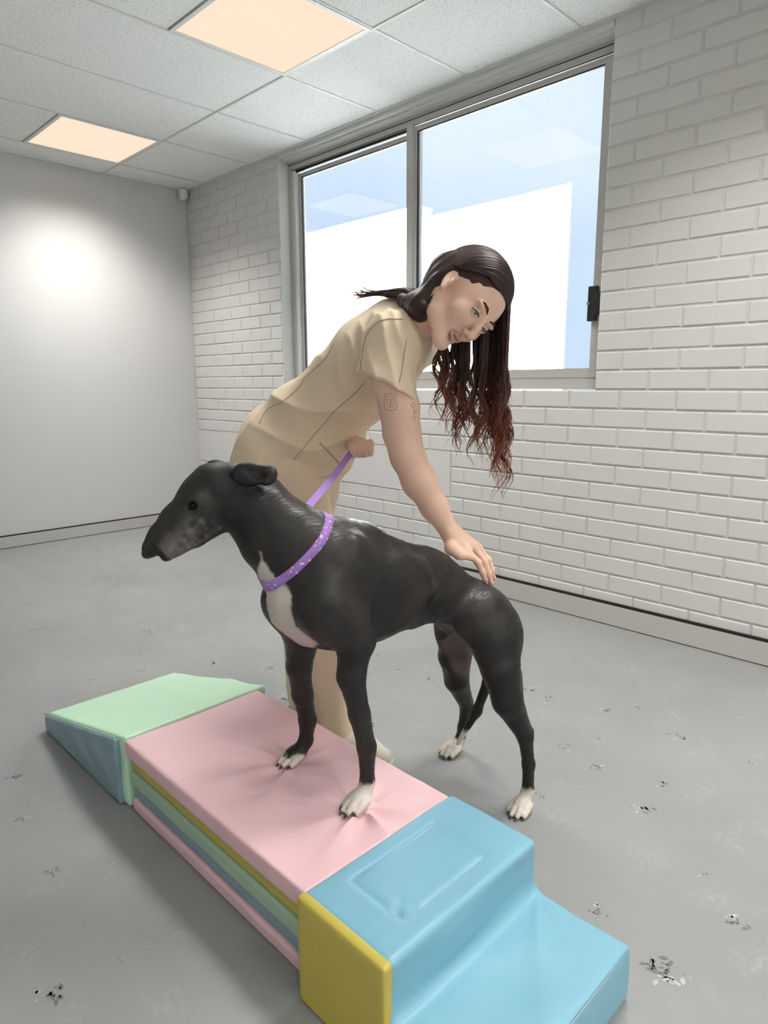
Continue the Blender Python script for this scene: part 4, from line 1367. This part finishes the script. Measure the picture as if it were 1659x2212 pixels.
# scalp cap
cap = [ell(capc, CAPR, WM, .02), ell(HW(0, -.058, -.035), (.062, .052, .062), WM, .03),
       cone(HW(.040, -.070, .000), DP(955, 640, 1.575), .044, .034, .03), cone(DP(955, 640, 1.575), DP(915, 662, 1.600), .034, .031, .03), cone(DP(915, 662, 1.600), DP(872, 648, 1.665), .031, .018, .03),
       ell(HW(0, .092, -.028), (.073, .074, .104), WM, .006, 'sub'),
       ell(HW(.090, .030, -.040), (.040, .058, .070), WM, .008, 'sub'), ell(HW(-.088, .018, -.044), (.026, .036, .045), WM, .008, 'sub')]
def cap_post(P, d):
    q = (P - capc) @ WM
    a = np.arctan2(q[..., 2], q[..., 0])
    return d - .0007 * np.sin(q[..., 1] * 260 + 2 * np.sin(a * 3))
HV, HF = surface_nets(cap, .0034, post=cap_post)
HV = relax(HV, HF, 1, .4)
hair_root = part(new_obj('hair', np_mesh('hair_cap', HV, HF, np.tile(ROOT_C * 1.25, (len(HV), 1))), M['hair'], person), person)

class Strands:
    def __init__(self): self.v = []; self.f = []; self.c = []
    def add(self, pts, r0, r1, sides=5, tint=None, flat=None):
        n = len(pts)
        rad = [r0 + (r1 - r0) * (i / (n - 1)) ** 1.6 for i in range(n)]
        rad[0] = r0 * .6
        v, f = tube_geo(pts, rad, sides, False)
        k = len(self.v)
        self.v += v; self.f += [tuple(i + k for i in q) for q in f]
        for i in range(n):
            c = tint(i / (n - 1))
            self.c += [c] * sides
    def build(self, name, parent):
        V = np.array(self.v); F = np.array(self.f); 
        o = new_obj(name, np_mesh(name, V, F, np.array(self.c)), M['hair'], parent)
        o['kind'] = 'stuff'
        return o
hr_rng = random.Random(11)
def tint_fn(start, end, jit):
    def f(t):
        if t < .45: c = ROOT_C + (MID_C - ROOT_C) * (t / .45)
        else: c = MID_C + (end - MID_C) * ((t - .45) / .55) ** 1.2
        return c * jit
    return f
# left side: locks falling freely past the face
st = Strands()
def hang(root, length, r0, amp, wl, ph, ph2, off0, off1, n=34, jit=1.0, drift=(0, 0, 0)):
    base = np.array(root, float); pts = []
    stp = length / (n - 1)
    for i in range(n):
        t = i / (n - 1)
        w = amp * float(sstep(.25, .85, np.array(t)))
        s = t * length
        off = IR * math.sin(s / wl * 6.28 + ph) * w + IT * math.cos(s / wl * 6.28 * .9 + ph2) * w * .8
        pts.append(cap_push(base, 1.012) + off + off0 * (1 - t) + off1 * t)
        b3 = cap_push(base + (A3(0, 0, -1) + np.array(drift) * t) * stp, 1.012)
        mv = b3 - base
        base = base + mv / max(np.linalg.norm(mv), 1e-6) * stp
    st.add(pts, r0, r0 * .16, 5, tint_fn(0, TIP_C, jit))
def clump(root, length, amp, wl, m, spread, r=.0030):
    ph = hr_rng.uniform(0, 6.28); ph2 = hr_rng.uniform(0, 6.28); jt = hr_rng.uniform(.75, 1.3)
    dr = IR * hr_rng.uniform(-.10, .10) + IT * hr_rng.uniform(-.08, .08)
    for q in range(m):
        o0 = A3(*[hr_rng.gauss(0, 1) for _ in range(3)]) * spread; o1 = A3(*[hr_rng.gauss(0, 1) for _ in range(3)]) * spread * .55
        o0 = o0 * .5
        hang(root, length * hr_rng.uniform(.82, 1.04), r * hr_rng.uniform(.5, 1.2), amp * hr_rng.uniform(.85, 1.15), wl * hr_rng.uniform(.95, 1.05), ph + hr_rng.uniform(-.35, .35), ph2 + hr_rng.uniform(-.35, .35), o0, o1, jit=jt * hr_rng.uniform(.8, 1.25), drift=tuple(dr))
for i in range(30):
    y = -.070 + .165 * (i + hr_rng.random()) / 30.0
    x = -hr_rng.uniform(.056, .076)
    root = cap_on(capc + WM @ A3(x, y, .062), 1.0)
    clump(root, hr_rng.uniform(.37, .46) + (.02 if y > .02 else 0), hr_rng.uniform(.008, .016), hr_rng.uniform(.10, .15), 8, .0045)
for i in range(18):
    y = -.125 + .070 * (i + hr_rng.random()) / 18.0
    root = cap_on(HW(-hr_rng.uniform(.0, .075), y, hr_rng.uniform(-.05, .03)), 1.0)
    clump(root, hr_rng.uniform(.27, .37), hr_rng.uniform(.008, .017), hr_rng.uniform(.10, .14), 7, .0045)
for i in range(18):
    y = -.070 + .115 * (i + hr_rng.random()) / 18.0
    root = cap_on(HW(-.078, y, hr_rng.uniform(-.03, .035)), 1.0)
    clump(root, hr_rng.uniform(.26, .36), hr_rng.uniform(.008, .017), hr_rng.uniform(.10, .14), 7, .0050)
for i in range(110):
    y = hr_rng.uniform(-.11, .085); x = -hr_rng.uniform(.056, .078)
    clump(cap_on(capc + WM @ A3(x, y, .06), 1.0), hr_rng.uniform(.32, .48), hr_rng.uniform(.010, .022), hr_rng.uniform(.08, .14), 1, .006, .0009)
st.build('falling_locks', hair_root)
# right side: swept over the ear, back along the neck and onto her back
st = Strands()
for i in range(190):
    fr = (i / 189.0) ** 1.2
    y0 = min(.0905, .090 - .190 * fr + hr_rng.uniform(-.003, .003))
    z0 = .088 * math.sqrt(max(.0, 1 - (y0 / .102) ** 2)); zf = z0 / .088
    P0 = capc + WM @ A3(-.052, y0, z0)
    j = hr_rng.uniform(-1, 1); k = hr_rng.uniform(-1, 1)
    ex = .0025 + .004 * hr_rng.random()
    P0 = cap_on(P0, 1.005)
    P1a = cap_on(capc + WM @ A3(.000, y0 * .97 - .004, max(.010, .085 * zf)), 1.02)
    P1 = cap_on(capc + WM @ A3(.046, y0 * .93 - .008, max(.010, .070 * zf)), 1.025)
    P2 = cap_on(capc + WM @ A3(.066, y0 * .92 - .020 - .010 * fr, .030 - .028 * fr), 1.03)
    P2a = cap_on(HW(.076, .004 - .060 * fr, .034 - .026 * fr), 1.03)
    P2b = cap_on(HW(.074, -.050 - .020 * fr, -.010), 1.03) + WR * ex
    P3 = DP(948 + 10 * k, 648 + 16 * j, 1.565)
    P4 = DP(918 + 14 * k, 668 + 19 * j, 1.580)
    P5 = DP(884 + 8 * k, 640 + 18 * j, 1.640)
    P6 = DP(842 + 14 * k, 634 + 8 * j, 1.730)
    ctrl = [P0, P1a, P1, P2, P2a, P2b, P3, P4, P5, P6]
    pts = smooth_path(ctrl, 42)
    pts = [cap_push(p, 1.02) if q < 25 else p for q, p in enumerate(pts)]
    st.add(pts, hr_rng.uniform(.0024, .0046), .0012, 5, lambda t, jt=hr_rng.uniform(.75, 1.4): (ROOT_C + (MID_C - ROOT_C) * t) * jt)
for i in range(34):     # ends flicking up off her back
    j = hr_rng.uniform(-1, 1); k = hr_rng.uniform(0, 1)
    a = DP(850, 632 + 6 * j, 1.72); b = DP(826 - 20 * k, 634 + 5 * j, 1.76)
    c = DP(800 - 28 * k, 634 - 12 * hr_rng.random() + 14 * k, 1.80); d = DP(790 - 40 * k - 10 * hr_rng.random(), 622 + 26 * k - 14 * hr_rng.random(), 1.83)
    st.add(smooth_path([a, b, c, d], 14), .0022 * hr_rng.uniform(.4, 1.2), .0004, 5, lambda t, jt=hr_rng.uniform(.8, 1.6): (MID_C + (TIP_C * .5 - MID_C) * t) * jt)
st.build('swept_hair', hair_root)

# ================================================================== COLLAR AND LEAD
dbvh = BVHTree.FromPolygons([tuple(v) for v in dog_body.data.vertices.foreach_get and [v.co[:] for v in dog_body.data.vertices]], [tuple(p.vertices) for p in dog_body.data.polygons])
NC = DP(638, 1178, 1.405)
NN = S(.600, -.072, .826) - S(.520, -.010, .715); NN /= np.linalg.norm(NN); NN = NN + IT * .34; NN /= np.linalg.norm(NN)
na = np.cross(NN, UP); na /= np.linalg.norm(na); nb = np.cross(na, NN)
def neck_hit(th, off):
    d = na * math.cos(th) + nb * math.sin(th)
    o = NC + NN * off
    h = dbvh.ray_cast(Vector(o + d * .20), Vector(-d), .2)
    return (np.array(h[0]) if h[0] is not None else o + d * .08), d
NSEG = 72
vv = []; ff = []
for i in range(NSEG):
    th = 2 * math.pi * i / NSEG
    for off, lift in ((-.0085, .0008), (-.0080, .0034), (.0080, .0034), (.0085, .0008)):
        p, d = neck_hit(th, off)
        vv.append(p + d * lift)
for i in range(NSEG):
    for k in range(3):
        a = i * 4 + k; b = ((i + 1) % NSEG) * 4 + k
        ff.append((a, b, b + 1, a + 1))
def collar_material():
    m = material('purple floral webbing', (0.30, 0.15, 0.50), 0.55, 0.4)
    nt = m.node_tree; b = nt.nodes['Principled BSDF']
    tc = nt.nodes.new('ShaderNodeTexCoord')
    vo = nt.nodes.new('ShaderNodeTexVoronoi'); vo.inputs['Scale'].default_value = 140
    nt.links.new(tc.outputs['Object'], vo.inputs['Vector'])
    rp = nt.nodes.new('ShaderNodeValToRGB')
    rp.color_ramp.elements[0].position = 0.30; rp.color_ramp.elements[0].color = (1, 1, 1, 1)
    rp.color_ramp.elements[1].position = 0.36; rp.color_ramp.elements[1].color = (0, 0, 0, 1)
    nt.links.new(vo.outputs['Distance'], rp.inputs['Fac'])
    hs = nt.nodes.new('ShaderNodeValToRGB')
    hs.color_ramp.interpolation = 'CONSTANT'
    e = hs.color_ramp.elements
    e[0].position = 0; e[0].color = (0.75, 0.68, 0.80, 1); e[1].position = .35; e[1].color = (0.45, 0.10, 0.30, 1)
    x = e.new(.55); x.color = (0.80, 0.55, 0.20, 1)
    x = e.new(.68); x.color = (0.30, 0.16, 0.55, 1)
    sp = nt.nodes.new('ShaderNodeSeparateColor'); nt.links.new(vo.outputs['Color'], sp.inputs['Color'])
    nt.links.new(sp.outputs[0], hs.inputs['Fac'])
    mx = nt.nodes.new('ShaderNodeMix'); mx.data_type = 'RGBA'
    mx.inputs['A'].default_value = (0.34, 0.19, 0.56, 1)
    nt.links.new(rp.outputs['Color'], mx.inputs['Factor']); nt.links.new(hs.outputs['Color'], mx.inputs['B'])
    nt.links.new(mx.outputs['Result'], b.inputs['Base Color'])
    return m
collar = new_obj('dog_collar', mesh_from('dog_collar', vv, ff, True), collar_material())
tag(collar, 'purple floral webbing collar around the black dog\'s neck', 'dog collar')
M['lead'] = material('lilac webbing', (0.36, 0.22, 0.56), 0.6, 0.35, bump=0.3, bump_scale=700, bump_dist=0.0005)
L0 = DP(664, 1096, 1.425); L1 = hL - IR * .030 - IU * .008 + IT * .012
pts = smooth_path([L0 - UP * .004, L0, L0 + (L1 - L0) * .5 - UP * .004, L1, hL - IR * .010 + IT * .012, hL + IR * .020 + IT * .008], 26)
wd = np.cross((L1 - L0) / np.linalg.norm(L1 - L0), IT); wd /= np.linalg.norm(wd)
vv = []; ff = []
for i, p in enumerate(pts):
    for a, b in ((-1, -1), (1, -1), (1, 1), (-1, 1)):
        vv.append(np.array(p) + wd * .0085 * a + IT * .0011 * b)
for i in range(len(pts) - 1):
    for k in range(4):
        ff.append((i * 4 + k, i * 4 + (k + 1) % 4, (i + 1) * 4 + (k + 1) % 4, (i + 1) * 4 + k))
lead = new_obj('dog_lead', mesh_from('dog_lead', vv, ff), M['lead'])
tag(lead, 'lilac webbing lead from the dog\'s collar to the woman\'s fist', 'dog lead')

# ================================================================== MARKS ON THE FLOOR
M['mark_dark'] = material('dark paw dirt', (0.165, 0.165, 0.160), 0.75, 0.2)
M['mark_pale'] = material('pale paw dust', (0.44, 0.44, 0.425), 0.85, 0.2)
def floor_pt(px, py):
    d = px_ray(px, py); t = -CAM_POS.z / d.z
    return CAM_POS + d * t
def blot(mb, cx, cy, rx, ry, ang, z=.0004, n=9):
    ca, sa = math.cos(ang), math.sin(ang)
    ring = []
    for k in range(n):
        t = 2 * math.pi * k / n
        r = random.uniform(.65, 1.2)
        x, y = rx * r * math.cos(t), ry * r * math.sin(t)
        ring.append((cx + x * ca - y * sa, cy + x * sa + y * ca, z))
    mb.add(ring + [(cx, cy, z)], [(k, (k + 1) % n, n) for k in range(n)])
def print_mark(px, py, size, dens=1.0):
    c = floor_pt(px, py)
    dk = MB(); pl = MB()
    ang = random.uniform(0, 6.28)
    for k in range(int(7 * dens)):
        a = ang + random.uniform(-1.2, 1.2); r = random.uniform(.1, 1) * size
        blot(dk, c.x + r * math.cos(a), c.y + r * math.sin(a), size * random.uniform(.10, .28), size * random.uniform(.05, .13), random.uniform(0, 3.1))
    for k in range(int(4 * dens)):
        a = ang + random.uniform(1.8, 4.4); r = random.uniform(.1, .7) * size
        blot(pl, c.x + r * math.cos(a), c.y + r * math.sin(a), size * random.uniform(.10, .25), size * random.uniform(.05, .12), random.uniform(0, 3.1), .0003)
    o = dk.build('paw_print', M['mark_dark'], floor); o['kind'] = 'stuff'
    if pl.v:
        o = pl.build('paw_print', M['mark_pale'], floor); o['kind'] = 'stuff'
for px, py, s, dn in [(60, 1306, .022, .6), (80, 1357, .034, 1), (325, 1362, .034, 1), (310, 1413, .020, .8), (306, 1446, .026, 1), (466, 1432, .034, 1.2), (570, 1446, .034, 1.1), (204, 1465, .026, 1),
                      (232, 1454, .016, .7), (188, 1410, .014, .6), (118, 1516, .012, .5), (152, 1430, .010, .4), (270, 1234, .010, .4), (420, 1340, .012, .5), (35, 1680, .026, 1.2), (52, 1766, .022, 1), (108, 1890, .022, 1.2), (102, 2148, .032, 1.6),
                      (265, 2072, .010, .5), (118, 1800, .010, .5), (115, 2005, .010, .4), (610, 1508, .034, 1), (808, 1562, .026, 1.2), (857, 1448, .024, .9), (820, 1416, .024, .6), (927, 1466, .026, .6), (1018, 1497, .020, .8), (1150, 1488, .034, .8), (1176, 1512, .034, .8),
                      (1304, 1535, .030, 1), (1372, 1525, .024, .7), (1222, 1619, .030, .8), (1298, 1593, .024, .6), (1459, 1594, .032, 1), (1300, 1658, .034, 1), (1428, 1697, .026, 1.1), (1385, 1747, .036, 1), (1625, 1648, .020, .6), (1166, 1716, .022, .9), (1466, 1630, .010, .4),
                      (1292, 1963, .026, 1), (1358, 1964, .008, .4), (1515, 1890, .018, .8), (1580, 1986, .034, 1.2), (1440, 2108, .042, 2.4), (1488, 2108, .010, .5), (1240, 1432, .018, .6), (1362, 1470, .026, .7), (1586, 2140, .008, .4), (900, 1330, .010, .4)]:
    print_mark(px, py, s, dn)
